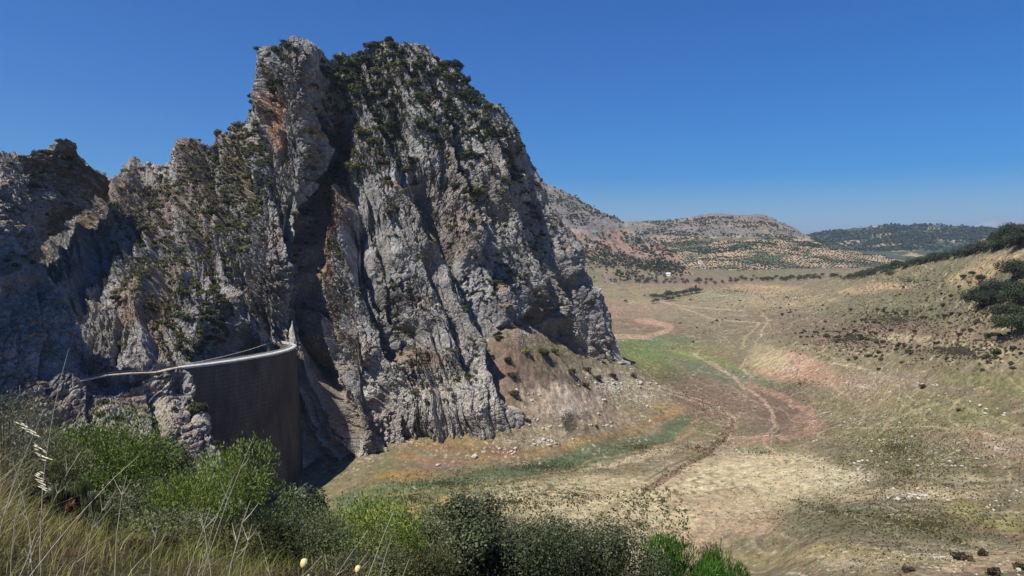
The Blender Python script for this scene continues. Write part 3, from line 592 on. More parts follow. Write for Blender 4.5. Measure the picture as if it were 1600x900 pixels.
H3 = build_hill('wooded_hill', 'long dark green wooded hill on the horizon with pale clearings',
   [(0,1120,392,5200),(.15,1240,376,5100),(.22,1275,367,5000),(.3,1300,361,4950),(.38,1345,357,4900),(.45,1380,353,4800),(.55,1450,351,4700),(.65,1510,357,4600),(.75,1570,361,4500),(.85,1640,362,4500),(1,1800,352,4400)],
   [[(0,1150,405,4200),(.5,1420,385,4000),(1,1800,390,3800)]], [(0,1150,432,2900),(.5,1420,428,2700),(1,1800,430,2700)], (.5,), 300, 160, 16, c3)
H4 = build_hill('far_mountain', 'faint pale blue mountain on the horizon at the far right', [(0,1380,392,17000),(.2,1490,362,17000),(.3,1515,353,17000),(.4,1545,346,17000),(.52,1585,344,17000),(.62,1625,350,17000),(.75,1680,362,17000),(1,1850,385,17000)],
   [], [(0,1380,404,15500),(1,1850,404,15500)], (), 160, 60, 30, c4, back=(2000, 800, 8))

# ------------------------------------------------------------------ haze: one closed box of even, very thin air
bmv = [(x, y, z) for x in (-45000, 45000) for y in (-60, 41000) for z in (-60, 1500)]
hz = mesh_np('haze', bmv, [(0, 1, 3, 2), (4, 6, 7, 5), (0, 4, 5, 1), (2, 3, 7, 6), (0, 2, 6, 4), (1, 5, 7, 3)])
mh = bpy.data.materials.new('thin_air'); mh.use_nodes = True; nn = mh.node_tree; nn.nodes.remove(nn.nodes['Principled BSDF'])
pvn = nn.nodes.new('ShaderNodeVolumePrincipled'); pvn.inputs['Color'].default_value = (.62, .78, 1, 1); pvn.inputs['Density'].default_value = 4.5e-5; pvn.inputs['Anisotropy'].default_value = .2
nn.links.new(pvn.outputs[0], nn.nodes['Material Output'].inputs['Volume']); hz.data.materials.append(mh)
tag(hz, 'thin pale blue air over the valley', 'haze', kind='stuff')

# ------------------------------------------------------------------ dam
CREST = [(280,573),(320,568.5),(360,563),(400,556.5),(430,551),(450,546),(460,541.8),(463.5,538.5),(460,535.8),(450,533.6),(436,532.2),(424,531.6)]
ch = CZ-63.5; cr = np.array([((p-CX)/F*(ch*F/(q-HY)), ch*F/(q-HY)) for p, q in CREST])
t_ = np.concatenate([[0], np.cumsum(np.linalg.norm(np.diff(cr, axis=0), axis=1))]); tt = np.linspace(0, t_[-1], 160)
cr = np.stack([np.interp(tt, t_, cr[:, k]) for k in (0, 1)], -1)
kk = np.hanning(19); kk /= kk.sum(); e0, e1 = cr[0].copy(), cr[-1].copy()
cr = np.stack([np.convolve(np.pad(cr[:, k], 9, mode='reflect', reflect_type='odd'), kk, 'valid') for k in (0, 1)], -1)
tn = np.gradient(cr, axis=0); tn /= np.linalg.norm(tn, axis=1)[:, None]; nrm = np.stack([tn[:, 1], -tn[:, 0]], -1)   # outward, to the reservoir
DT = 63.5
dam = empty('arch_dam', (cr[80, 0], cr[80, 1], 0)); OFF = np.array((cr[80, 0], cr[80, 1], 0))
tag(dam, 'dark curved concrete arch dam with a pale crest walkway wedged in the gorge', 'dam')
def wall_grid():
    hs = np.linspace(DT-1.0, -26, 70); rows = [np.c_[cr+nrm*(.055*(DT-h)), np.full(len(cr), h)] for h in hs]
    inn = [np.c_[cr-nrm*(2.2+.10*(DT-h)), np.full(len(cr), h)] for h in hs]
    G = np.stack(inn[::-1]+rows); return G-OFF
def m_dam():
    m, n, b = mat_new('old_dam_concrete')
    t = tex_noise(n, .10, 7, .7, stretch=(1, 1, .35)); r = ramp(n, t.outputs['Fac'], [(.3, (.052, .041, .033)), (.72, (.165, .132, .104))]); c = r.outputs[0]
    t = tex_noise(n, .5, 6, .7, stretch=(1, 1, .25)); r = ramp(n, t.outputs['Fac'], [(.35, .85), (.65, 1.12)]); c = mul(n, c, r.outputs[0])
    wv = n.nodes.new('ShaderNodeTexWave'); wv.bands_direction = 'Z'; wv.inputs['Scale'].default_value = .16; wv.inputs['Distortion'].default_value = .4; wv.inputs['Detail'].default_value = 3
    tc = n.nodes.new('ShaderNodeTexCoord'); n.links.new(tc.outputs['Object'], wv.inputs[0]); r = ramp(n, wv.outputs['Fac'], [(.0, .80), (.10, 1.0), (1, 1.06)]); c = mul(n, c, r.outputs[0])
    n.links.new(c, b.inputs['Base Color']); t = tex_noise(n, 1.2, 6, .7); bump(n, b, t.outputs['Fac'], .15); return m
M_dam = m_dam(); G = wall_grid()
mesh_np('dam_wall', G.reshape(-1, 3), grid_faces(G.shape[0], G.shape[1]), M_dam, parent=dam, smooth=True)
def strip(name, o1, o2, z1, z2, mat, st=0, en=None, parent=dam, off=OFF):
    c, q = cr[st:en], nrm[st:en]; ring = [np.c_[c+q*o1, np.full(len(c), z1)], np.c_[c+q*o2, np.full(len(c), z1)], np.c_[c+q*o2, np.full(len(c), z2)], np.c_[c+q*o1, np.full(len(c), z2)]]
    ring.append(ring[0]); G = np.stack(ring)-off; return mesh_np(name, G.reshape(-1, 3), grid_faces(5, len(c)), mat, parent=parent)
M_cop = m_plain('bleached_coping_concrete', (.56, .53, .47), .8, .65, 1.15, .05)
cop = [np.c_[cr+nrm*o, np.full(len(cr), z)] for o, z in ((-2.6, DT-1.0), (-2.6, DT-.1), (0, DT-.1), (.4, DT-.5), (.4, DT-1.2), (0.02, DT-1.2))]
Gc = np.stack(cop)-OFF; mesh_np('crest_walkway', Gc.reshape(-1, 3), grid_faces(6, len(cr)), M_cop, parent=dam)
strip('inner_parapet', -2.6, -2.35, DT-.097, DT+.4, M_cop)
rl = MB()
for h in (.75, 1.15): rl.tube(np.c_[cr+nrm*.15, np.full(len(cr), DT+h)]-OFF, .05, 4)
hr = rl.build('handrail', M_metal, dam)
for k in range(2, 158, 4):
    b_ = MB(); b_.tube([np.r_[cr[k]+nrm[k]*.15, DT+.35]-OFF, np.r_[cr[k]+nrm[k]*.15, DT+1.17]-OFF], .05, 4); b_.build('rail_post', M_metal, dam)
for k in range(14, 116, 12):      # short vertical joints in the upstream face
    J = []; 
    for z in np.linspace(45-k*.03, 33-k*.03, 8): J.append(np.r_[cr[k]+nrm[k]*(.055*(DT-z)+.012), z]-OFF)
    b_ = MB(); b_.tube(J, .10, 4); b_.build('joint', M_darkwood, dam)
# straight pipe across the back of the crest
pl = MB(); PP = np.array([W(284,571,306), W(348,557.5,331), W(390,546.5,358), W(428,533.5,394)]); o_ = PP[0].copy(); pl.tube(PP-o_, .17, 6); po = pl.build('water_pipe', M_pale, None); po.location = o_
tag(po, 'long straight pale pipe spanning the gorge behind the dam crest', 'pipe')

# ------------------------------------------------------------------ footpath with railings on the spur
PA = np.array([(-60,633,236),(20,615,246),(60,608,252),(110,598,262),(150,589.5,272),(168,586,276),(205,583,281),(240,582,287),(252,580,291),(268,576,298),(282,573.5,303)], float)
PW = W(PA[:, 0], PA[:, 1], PA[:, 2]); PS = np.stack([np.interp(np.linspace(0, 10, 70), range(11), PW[:, k]) for k in range(3)], -1)
path = empty('cliff_footpath', PS[35]); tag(path, 'narrow pale footpath with posts cut along the shadowed spur to the dam', 'footpath')
tg = np.gradient(PS[:, :2], axis=0); tg /= np.linalg.norm(tg, axis=1)[:, None]; nn_ = np.stack([tg[:, 1], -tg[:, 0]], -1)
ring = [np.c_[PS[:, :2]+nn_*a, PS[:, 2]+b] for a, b in ((.7, 0), (.7, -.4), (-2.2, -.4), (-2.2, 0), (.7, 0))]
G = np.stack(ring)-PS[35]; mesh_np('path_slab', G.reshape(-1, 3), grid_faces(5, 70), m_plain('path_dirt', (.42, .35, .27), 1.5, bd=.05), parent=path)
b_ = MB(); b_.tube(np.c_[PS[:, :2]+nn_*.55, PS[:, 2]+1.05]-PS[35], .06, 4); b_.build('handrail', M_darkwood, path)
for k in range(2, 70, 4):
    b_ = MB(); p = np.r_[PS[k, :2]+nn_[k]*.55, PS[k, 2]]-PS[35]; b_.tube([p, p+(0, 0, 1.1)], .07, 4); b_.build('rail_post', M_darkwood, path)
def post_at(px, py, d, h, label, mat):
    p = W(px, py, d); b_ = MB(); b_.tube([(0, 0, -.5), (0, 0, h*.6), (0, 0, h)], [.17, .13, .11], 6); o = b_.build('post', mat); o.location = p; tag(o, label, 'post', 'posts along the footpath')
post_at(114, 602, 255, 4.2, 'tall grey post standing beside the footpath in the shade of the spur', M_metal); post_at(31, 616, 245, 3.2, 'shorter grey post at the far left end of the footpath', M_metal); post_at(244, 584, 290, 2.6, 'stubby post at the bend of the footpath nearest the dam', M_darkwood)

# ------------------------------------------------------------------ stones
def rock_mesh(seed, sub=2, sq=(1, .8, .62), rough=.35):
    import bmesh
    bm = bmesh.new(); bmesh.ops.create_icosphere(bm, subdivisions=sub, radius=.5); V = np.array([v.co[:] for v in bm.verts]); Fc = np.array([[v.index for v in f.verts] for f in bm.faces]); bm.free()
    _, _, v, tl = cells(V*2.2+seed*3.7, seed); V = V*(1+rough*(gn(V*1.7+seed*5.1, seed)+.8*tl))[:, None]*np.array(sq); return V, Fc
KN = {'dark': ('evergreen_shrub', 'dark'), 'olive': ('olive_green_shrub', 'olive'), 'brown': ('brown_bush', 'brown'), 'bright': ('green_shrub', 'bright'), 'grey': ('grey_green_shrub', 'greyish')}
PLACES = [(440,75,'on top of the rock tower'),(405,180,'on the left edge of the rock tower'),(500,120,'in the notch between rock tower and dome'),(560,85,'on the left crest of the dome'),(640,75,'on the very top of the dome'),(720,115,'on the right crest of the dome'),(790,210,'along the right skyline of the dome'),(570,170,'on the left part of the dome'),
 (640,170,'in the middle of the dome'),(720,200,'on the right part of the dome'),(600,260,'just below the dome'),(700,280,'below the right part of the dome'),(480,260,'high in the deep cleft'),(480,380,'in the deep dark cleft'),(500,540,'in the lower cleft right of the dam'),(560,400,'on the fin right of the cleft'),(640,400,'on the middle fins of the steep face'),(712,360,'in the bushy hollow of the steep face'),
 (800,330,'on the right flank of the steep face'),(850,330,'on the right skyline of the steep face'),(780,450,'on the face above the rubble cone'),(660,560,'low on the steep face'),(860,450,'above the dark overhang'),(380,200,'in the bushy gully left of the tower'),(300,230,'by the pinnacles left of the tower'),(340,310,'below the pinnacles'),(230,270,'on the saddle crest at the left'),
 (230,350,'on the slanting strata under the saddle'),(300,490,'on the buttress behind the dam'),(340,510,'just above the dam pipe'),(190,440,'on the lit slope left of the dam'),(400,390,'on the buttress left of the cleft'),(40,245,'on the crest of the left peak'),(110,250,'on the right shoulder of the left peak'),(40,310,'on the dark side of the left peak'),(30,400,'on the upper edge of the near spur'),(210,650,'on the spur below the footpath'),(100,620,'on the spur by the footpath'),
 (1090,500,'left of centre on the far valley slope'),(1160,480,'high on the far valley slope'),(1160,520,'in the middle of the far valley slope'),(1240,480,'on the upper right of the far valley slope'),(1240,520,'above the pink bank'),(1300,530,'right of the pink bank'),(1330,500,'in the scrub right of the pink bank'),(1400,480,'in the scrub halfway up the right hill'),(1400,540,'at the lower edge of the scrub'),(1480,460,'in the green scrub high on the right hill'),(1480,520,'in the scrub left of the holm oaks'),
 (1480,560,'on the grass under the scrub'),(1560,520,'just below the holm oaks'),(1560,570,'by the pale trail at the right edge'),(1320,770,'on the grass left of the yellow strip'),(1400,775,'on the left of the yellow strip'),(1470,770,'on the right of the yellow strip'),(1550,780,'right of the yellow strip'),(1380,620,'among the pale tracks'),(1450,620,'on the open slope below the lone brown bush'),(1540,640,'on the far right of the open slope'),(1340,680,'on the slope above the pale silt tongue'),
 (1420,710,'on the slope left of the reddish patch'),(1500,720,'beside the reddish patch on the right'),(1580,700,'in the reddish patch at the right edge'),(950,590,'right under the cliff toe'),(990,610,'at the outer end of the rubble apron'),(940,660,'beside the splintered hollow'),(860,660,'left of the splintered hollow'),(850,690,'on the orange band below the cone'),(800,700,'on the shore band below the rock foot'),(830,620,'high on the rubble cone'),(985,640,'on the lower right of the apron'),
 (1420,870,'near the bottom edge at the lower right'),(1490,885,'beside the wide bush at lower right'),(1580,880,'in the lower right corner')]
PLC = np.array([p[:2] for p in PLACES], float)
def place_of(p):
    x, y = PX(np.asarray(p, float)); return PLACES[int(np.argmin((PLC[:, 0]-x)**2+(PLC[:, 1]-y)**2))][2]
BM_ = []
for k in range(6):
    V, Fc = rock_mesh(k+1, 2, (1, .75+.05*k, .5+.06*k)); o = mesh_np('boulder', V, Fc, M_boulder, link=False); BM_.append(o)
def put(src, loc, s, rz, name_label, cat, group=None, sc3=None):
    o = src.copy(); COL.objects.link(o); o.location = [float(v) for v in loc]; o.rotation_euler = (0, 0, rz); o.scale = sc3 or (s, s, s)
    return tag(o, name_label, cat, group)
def boulders(spots, label, group, rnd=0):
    for (x, y, s) in spots:
        p = ground_at(x, y)[0]; lb = '%s pale %s %s' % ('large' if s > 1.3 else 'small', 'stone' if x > 1100 else 'rock block', place_of(p)); put(BM_[random.randrange(6)], p+(0, 0, s*.15), s, random.random()*6.3, lb, 'boulder', group, (s, s*random.uniform(.7, 1.1), s*random.uniform(.7, 1.2)))
def scatter_px(n, ells):
    out = []
    for cx, cy, rx, ry, wt in ells:
        k = int(n*wt/sum(e[4] for e in ells)); a = rng.uniform(0, 2*np.pi, k); r = np.abs(rng.normal(0, .62, k)); out.append(np.c_[cx+np.cos(a)*r*rx, cy+np.sin(a)*r*ry])
    return np.concatenate(out)
one = [(1442,602,2.6,'isolated rounded pale boulder beside two smaller stones on the right slope'),(1531,634,2.6,'large pale rounded boulder on the grass at the far right'),(1362,706,1.9,'dark topped boulder alone on the green slope'),(1404,781,2.0,'dark shadowed boulder among pale stones on the yellow strip'),
       (1592,892,1.6,'white boulder cut by the lower right corner'),(684,728,3.2,'pale flat slab at the edge of the brown patch on the shore'),(742,715,3.6,'dark fractured outcrop on the orange shore band')]
for x, y, s, lb in one: 
    p = ground_at(x, y)[0]; put(BM_[random.randrange(6)], p+(0, 0, s*.15), s, 1., lb, 'boulder', None, (s*1.2, s*.9, s*.8))
P_ = scatter_px(120, [(1440,775,100,12,3),(1420,620,120,40,1.2),(1340,720,80,30,1.2),(1500,730,100,20,1),(1560,790,40,20,.8),(1380,690,180,90,1.5),(1320,660,60,12,.8),(1540,640,60,30,.8),(1460,600,40,10,.5)])
boulders([(x, y, rng.uniform(.7, 1.9)) for x, y in P_], 'pale stone lying on the grassy slope right of the river bed', 'stones on the right slope')
P_ = scatter_px(120, [(960,600,50,18,3),(1000,600,30,10,1.5),(940,665,20,8,.8),(850,690,30,12,1.2),(800,705,24,10,1),(860,665,50,12,1),(830,625,30,20,.8),(985,625,40,20,1)])
boulders([(x, y, rng.uniform(1., 2.6)) for x, y in P_], 'pale broken block lying on the rubble apron below the cliff toe', 'blocks on the rubble apron')
P_ = scatter_px(40, [(1490,885,90,12,2),(1400,870,80,12,1),(1580,880,30,16,1.5)])
boulders([(x, y, rng.uniform(.3, .8)) for x, y in P_], 'small pale stone on the dry strip along the lower right edge', 'stones along the lower right edge')
def merge_stuff(name, proto, pos, sz, mat, label, cat, flat=None, colr=True):
    """many small copies of a few shapes as one uncounted mass"""
    Vs, Fs, Cs, n = [], [], [], 0
    idx = rng.integers(0, len(proto), len(pos))
    for k in range(len(proto)):
        m = idx == k
        if not m.any(): continue
        V, Fc, Cc = proto[k]; p = pos[m]; s = sz[m]; a = rng.uniform(0, 6.283, m.sum()); ca, sa = np.cos(a)[:, None], np.sin(a)[:, None]
        X = V[None, :, 0]*ca-V[None, :, 1]*sa; Y = V[None, :, 0]*sa+V[None, :, 1]*ca; Z = np.broadcast_to(V[None, :, 2], X.shape)*rng.uniform(.75, 1.2, m.sum())[:, None]
        VV = np.stack([X, Y, Z], -1)*s[:, None, None]+p[:, None]; Vs.append(VV.reshape(-1, 3)); Fs.append((Fc[None]+np.arange(m.sum())[:, None, None]*len(V)).reshape(-1, Fc.shape[1])+n); n += VV.shape[0]*len(V)
        cc = np.clip(Cc[None, :]*.6+rng.uniform(0, .4, m.sum())[:, None], 0, 1); Cs.append(np.repeat(cc.reshape(-1, 1), 3, 1))
    o = mesh_np(name, np.concatenate(Vs), np.concatenate(Fs), mat, col=np.concatenate(Cs)); return tag(o, label, cat, kind='stuff')
STN = []
for k in range(4):
    V, Fc = rock_mesh(20+k, 1, (1, .8, .6), .3); STN.append((V, Fc, np.full(len(V), .5)))
P_ = scatter_px(9000, [(960,605,70,26,3),(880,640,90,34,2.2),(1010,620,50,20,1.2),(850,690,50,16,.7),(800,690,60,24,.6),(1230,575,60,26,1),(1350,605,80,30,1.2),(1420,775,170,20,1.5),(1560,700,70,30,1.2),(1470,870,180,26,2.5),(1400,690,200,90,1.5),(1110,640,50,30,.3),(640,690,60,14,.5),(820,520,50,26,1.2),(1330,880,100,20,1)])
G_ = ground_at(P_[:, 0], P_[:, 1]); merge_stuff('rubble', STN, G_, rng.uniform(.22, .8, len(G_))*np.clip(G_[:, 1]/380, .4, 1.4), M_boulder, 'loose pale rubble strewn over the slopes', 'rubble')

V, Fc = rock_mesh(61, 4, (1, .9, 1), .5); V = V*np.array((4.6, 4., 14)); V[:, :2] *= (1.1-.055*(V[:, 2:3]+7)); V += .35*gn(V/1.3, 5)[:, None]
pn = mesh_np('rock_pinnacle', V, Fc, M_boulder); pn.location = W(456, 524, 384); tag(pn, 'pale rock pinnacle standing right behind the curled end of the dam crest', 'rock pinnacle')
# ------------------------------------------------------------------ foliage shapes
def leafy(n, size, w, h, seed, lobes=9, asp=.5, fill=.55, zlow=.05, up=0., lr_=.26):
    r = np.random.default_rng(seed); L_ = lobes
    a = r.uniform(0, 6.283, L_); q = np.sqrt(r.uniform(0, 1, L_))*.72; cz = (.30+.48*r.uniform(.3, 1, L_)*(1-.5*q**2))*h
    c = np.c_[np.cos(a)*q*w/2, np.sin(a)*q*w/2, cz]; rad = w*lr_*r.uniform(.7, 1.2, L_)
    k = r.integers(0, L_, n); d = r.normal(size=(n, 3)); d /= np.linalg.norm(d, axis=1)[:, None]; rr = rad[k]*(fill+(1-fill)*r.uniform(0, 1, n)**.5)*(1+.25*r.normal(size=n)*.5)
    p = c[k]+d*rr[:, None]*np.array((1, 1, min(1., h/w*1.15)))
    low = p[:, 2] < zlow*h; p[low, 2] = r.uniform(zlow, .5, low.sum())*h
    nn1 = d+r.normal(size=(n, 3))*.5+(0, 0, .3); nn1 /= np.linalg.norm(nn1, axis=1)[:, None]
    t = np.cross(nn1, r.normal(size=(n, 3))+(0, 0, up)); t /= np.linalg.norm(t, axis=1)[:, None]; 
    if up: t2 = np.array((0, 0, 1.))*up+r.normal(size=(n, 3))*.5+d*.5; t = t2/np.linalg.norm(t2, axis=1)[:, None]
    b = np.cross(nn1, t); b /= np.linalg.norm(b, axis=1)[:, None]+1e-9; s = size*r.uniform(.6, 1.3, n)[:, None]
    V = np.stack([p-t*s*.5, p+b*s*asp*.5, p+t*s*.5, p-b*s*asp*.5], 1).reshape(-1, 3); Fc = np.arange(4*n).reshape(n, 4)
    v = np.clip(.5+.22*r.normal(size=n)+.20*r.normal(size=L_)[k], 0, 1); return V, Fc, np.repeat(v, 4)
def leaf_obj(name, data, mat, link=False, parent=None):
    V, Fc, c = data; return mesh_np(name, V, Fc, mat, col=np.repeat(c[:, None], 3, 1), link=link, parent=parent)
SH = {k: [leaf_obj('shrub', leafy(420, .17, 1, .75, 100+j, 8, .7), ML[k]) for j in range(4)] for k in ('dark', 'olive', 'brown', 'bright', 'grey')}
TINY = [leafy(26, .42, 1, .8, 300+j, 4, .8) for j in range(6)]
MID = [leafy(90, .24, 1, .75, 320+j, 6, .8) for j in range(5)]
def rock_spots(Rk, n, ells, zmin=.2, zmax=1.1, mind=0):
    px, py, zn = Rk['px'], Rk['py'], Rk['zn']; sel = np.where(Rk['front'] & (zn > zmin) & (zn < zmax))[0]; p = np.zeros(len(sel))
    for cx, cy, rx, ry, wt in ells: p = np.maximum(p, wt*sstep(1.2, .8, np.hypot((px[sel]-cx)/rx, (py[sel]-cy)/ry)))
    p *= (zn[sel]**1.5); p /= p.sum(); k = rng.choice(sel, min(n*4, (p > 0).sum()), replace=False, p=p); out = []
    for i in k:
        if all((px[i]-px[j])**2+(py[i]-py[j])**2 > mind*mind for j in out): out.append(i)
        if len(out) >= n: break
    return Rk['V'][out]
def shrubs(P, kinds, smin, smax, label, group, name='shrub'):
    for p in P:
        kd = random.choice(kinds); s = random.uniform(smin, smax); lb = label if group is None else '%s %s shrub %s' % ('large' if s > smin+.55*(smax-smin) else 'small', KN[kd][1], place_of(p))
        o = put(SH[kd][random.randrange(4)], p-np.array((0, 0, .12*s)), s, random.random()*6.3, lb, 'shrub', group, (s*random.uniform(.85, 1.25), s*random.uniform(.85, 1.2), s*random.uniform(.8, 1.15))); o.name = KN[kd][0]
DOME = [(640,110,90,50,1.),(560,115,50,50,1.),(700,160,70,70,1.),(610,180,90,60,.8),(770,230,50,80,.7),(680,250,90,50,.35),(560,240,50,50,.4),(540,175,40,50,.7),(730,120,40,30,.8)]
shrubs(rock_spots(A_, 170, DOME, .3, mind=7), ['dark', 'dark', 'olive', 'olive'], 5.0, 11, 'dark green shrub rooted on the broad rounded dome of the rock mountain', 'shrubs on the rounded dome')
shrubs(rock_spots(A_, 26, [(425,85,26,18,1),(470,80,30,30,.6),(430,120,30,40,.5),(500,120,26,40,.8),(398,170,20,30,.9)], .2, mind=8), ['dark', 'dark', 'olive'], 3.5, 7.5, 'dark shrub clinging to the square rock tower left of the dome', 'shrubs on the rock tower')
shrubs(rock_spots(A_, 100, [(375,190,30,30,1.2),(350,250,30,60,1),(330,310,40,40,.7),(300,490,30,50,1.2),(340,510,20,20,1.2),(250,330,70,60,.35),(390,380,30,40,.6),(230,300,40,40,.4),(190,270,60,14,.4),(205,430,60,60,.25),(430,400,26,40,.6)], .25, mind=7), ['olive', 'dark', 'olive', 'grey'], 3.0, 7.0, 'olive green shrub on the broken slopes left of the deep cleft', 'shrubs on the broken left slopes')
shrubs(rock_spots(A_, 90, [(480,350,24,50,1.5),(480,420,18,40,1),(500,540,40,30,.4),(710,355,34,24,1.2),(760,260,60,60,.5),(600,270,40,40,.7),(780,450,20,20,.8),(840,330,40,50,.5),(560,380,60,60,.25),(740,400,100,90,.18),(590,250,30,30,.8),(700,540,90,60,.15),(740,460,30,50,.3),(800,560,30,30,.3)], .15, mind=9), ['olive', 'dark', 'brown', 'olive'], 2.5, 6.5, 'small shrub hanging in the fissures of the steep limestone face', 'shrubs on the steep face')
shrubs(rock_spots(B_, 22, [(40,280,60,60,1),(90,240,30,30,1),(10,260,20,20,1.5),(130,255,20,20,1)], .2, mind=8), ['dark', 'olive'], 2.5, 5.5, 'dark shrub on the jagged peak at the upper left', 'shrubs on the left peak')
shrubs(rock_spots(D_, 14, [(40,400,40,40,1),(20,500,20,30,.6),(210,650,60,40,.6),(120,640,60,20,.4)], .2, mind=12), ['dark', 'olive'], 1.5, 3.2, 'small shrub on the near shadowed spur', 'shrubs on the near spur')
for Rk, n, el_, a, b, nm in ((A_, 5600, DOME+[(350,280,70,90,.6),(260,380,110,110,.42),(620,350,200,160,.22),(800,330,90,120,.25),(300,500,60,60,.5),(650,520,120,120,.12)], 1.1, 4.2, 'rock mountain'), (B_, 260, [(50,300,90,90,1)], .6, 1.8, 'left peak')):
    px_, py_, zn_ = Rk['px'], Rk['py'], Rk['zn']; sel = np.where(Rk['front'] & (zn_ > .2))[0]; p = np.zeros(len(sel))
    for cx, cy, rx, ry, wt in el_: p = np.maximum(p, wt*sstep(1.2, .8, np.hypot((px_[sel]-cx)/rx, (py_[sel]-cy)/ry)))
    p *= zn_[sel]**2; p /= p.sum(); i = rng.choice(sel, n, p=p); merge_stuff('scrub', MID, Rk['V'][i], rng.uniform(a, b, n), ML['olive'], 'low grey green scrub speckling the ledges of the '+nm, 'scrub')
def near_shrub(px, py, Rk, s, kd, label, cat='shrub', sq=1):
    k = np.argmin(np.where(Rk['front'], (Rk['px']-px)**2+(Rk['py']-py)**2, 1e9)); p = Rk['V'][k]; put(SH[kd][1], p-np.array((0, 0, .15*s)), s, .7, label, cat, None, (s, s, s*sq))
near_shrub(304, 648, D_, 8, 'dark', 'rounded dark green bush on the rocks against the left side of the dam wall'); near_shrub(342, 690, D_, 5, 'dark', 'small dark bush below the other one at the foot of the left abutment')
near_shrub(196, 585, D_, 6.5, 'grey', 'pale feathery bush overhanging the footpath'); near_shrub(190, 540, A_, 6, 'olive', 'yellow green bush on the lit rocks above the footpath'); near_shrub(377, 390, A_, 6.5, 'bright', 'bright green bush on the grey buttress above the dam')
# ------------------------------------------------------------------ trees
def tree_proto(name, h, w, nleaf, lsz, seed, mat, ct=.30, lobes=14, mat_t=None, tall=False):
    r = np.random.default_rng(seed); root = bpy.data.objects.new(name, None)
    b_ = MB(); tr = [(0, 0, -.3)]; 
    for k in range(1, 6): tr.append((tr[-1][0]+r.normal()*.02*h, tr[-1][1]+r.normal()*.02*h, h*.65*k/5))
    b_.tube(tr, np.linspace(.045, .012, 6)*h*(1 if not tall else .6), 6)
    for k in range(5):
        i = 2+k % 3; a = r.uniform(0, 6.28); b_.tube([tr[i], np.array(tr[i])+(math.cos(a)*w*.2, math.sin(a)*w*.2, h*.14), np.array(tr[i])+(math.cos(a)*w*.36, math.sin(a)*w*.36, h*.22)], [.018*h, .012*h, .004*h], 5)
    me = b_.build('trunk', M_bark); 
    V, Fc, c = leafy(nleaf, lsz, w, h*(1-ct), seed, lobes, .7, .5, 0.02, lr_=.24 if not tall else .3); V = V+np.array((0, 0, h*ct)); cw = leaf_obj('crown', (V, Fc, c), mat, True)
    me.parent = root; cw.parent = root; COL.objects.link(root); return root
def drop_proto(root):
    for c in list(root.children): bpy.data.objects.remove(c)
    bpy.data.objects.remove(root)
OAK = [tree_proto('holm_oak', 9+.8*k, 13.5, 4200, .62, 500+k, ML['holm'], .08) for k in range(3)]
ROW = [tree_proto('evergreen_tree', 10, 13, 700, .9, 510+k, ML['wood'], .04) for k in range(3)]
POP = tree_proto('poplar_tree', 20, 5.5, 500, .9, 520, ML['wood'], .06, 12, tall=True)
def tree_px(proto, px, py, s, label, group=None, sc3=None):
    p = ground_at(px, py)[0]; return tag(copy_thing(proto, p, random.random()*6.3, s, label, group, sc3), cat='tree')
for x, y, s, lb in [(1585,440,1.1,'holm oak at the top of the clump on the right edge, above a sandy patch'),(1556,466,1.0,'holm oak in the middle of the clump on the right slope'),(1530,482,1.15,'leftmost wide low holm oak of the clump on the right slope'),(1546,478,.9,'holm oak wedged between its neighbours in the clump on the right slope'),
     (1588,484,1.0,'holm oak leaning out at the right edge of the clump'),(1575,506,1.0,'holm oak low in the clump with dark shade below it'),(1582,526,1.1,'lowest holm oak of the clump, its trunk showing over brown scrub'),(1600,468,1.0,'holm oak cut by the right edge of the frame'),
     (1533,441,.65,'small lone holm oak with a visible trunk left of the clump'),(1519,431,.42,'round dark bushy oak alone on the slope, right one of a pair'),(1505,436,.42,'round dark bushy oak alone on the slope, left one of a pair'),
     (1560,386,1.0,'holm oak on the skyline of the right hill beside a bare patch'),(1597,388,1.2,'holm oak just below the skyline at the right edge'),(1580,378,1.1,'tall holm oak on the highest part of the right skyline'),(1600,378,1.2,'holm oak on the skyline cut by the right frame edge')]:
    tree_px(random.choice(OAK), x, y, s*1.3 if s > .7 else s, lb, 'holm oaks on the right slope')
for k in range(64):
    t = k/63; x = 1330+t*260; y = np.interp(x, [1330,1380,1450,1520,1600], [434,424,408,396,380])+random.uniform(-1, 4)
    tree_px(random.choice(ROW), x, y, random.uniform(.7, 1.1), 'dark evergreen %s' % ['at the low left end of the skyline belt', 'in the left skyline belt', 'in the mid skyline belt', 'in the right skyline belt', 'at the high right end of the skyline belt'][min(4, k//13)], 'evergreens along the right skyline')
for x, y, s in [(1018,466,.9),(1024,468,1.1),(1031,467,.9),(1037,468,1.),(1043,465,1.3),(1046,466,1.4),(1052,464,1.1),(1058,463,1.),(1064,462,1.),(1070,461,1.1),(1076,460,1.2),(1082,459,1.3),(1088,458,1.2),(1093,457,.9),(1042,471,.9),(1050,470,.8),(1026,473,.8),(1020,474,.7),(978,473,.6),(1007,463,.4),(1061,466,.7)]:
    tree_px(random.choice(ROW), x, y, s*1.05, 'dark tree in the grove on the far valley floor', 'grove on the far valley floor')
tree_px(POP, 1087, 457, .95, 'tall narrow dark poplar at the right end of the far grove'); tree_px(POP, 1079, 459, .7, 'shorter poplar just left of the tall one in the far grove')
shrubs(ground_at(*zip((1079,469),)), ['brown'], 3, 4, 'lone rusty brown bush on the pale rise right of the far grove', None)
P_ = np.c_[rng.uniform(985, 1400, 150), rng.normal(0, 2.2, 150)]; P_[:, 1] += np.interp(P_[:, 0], [985,1100,1200,1330,1400], [440,441,437,433,428])
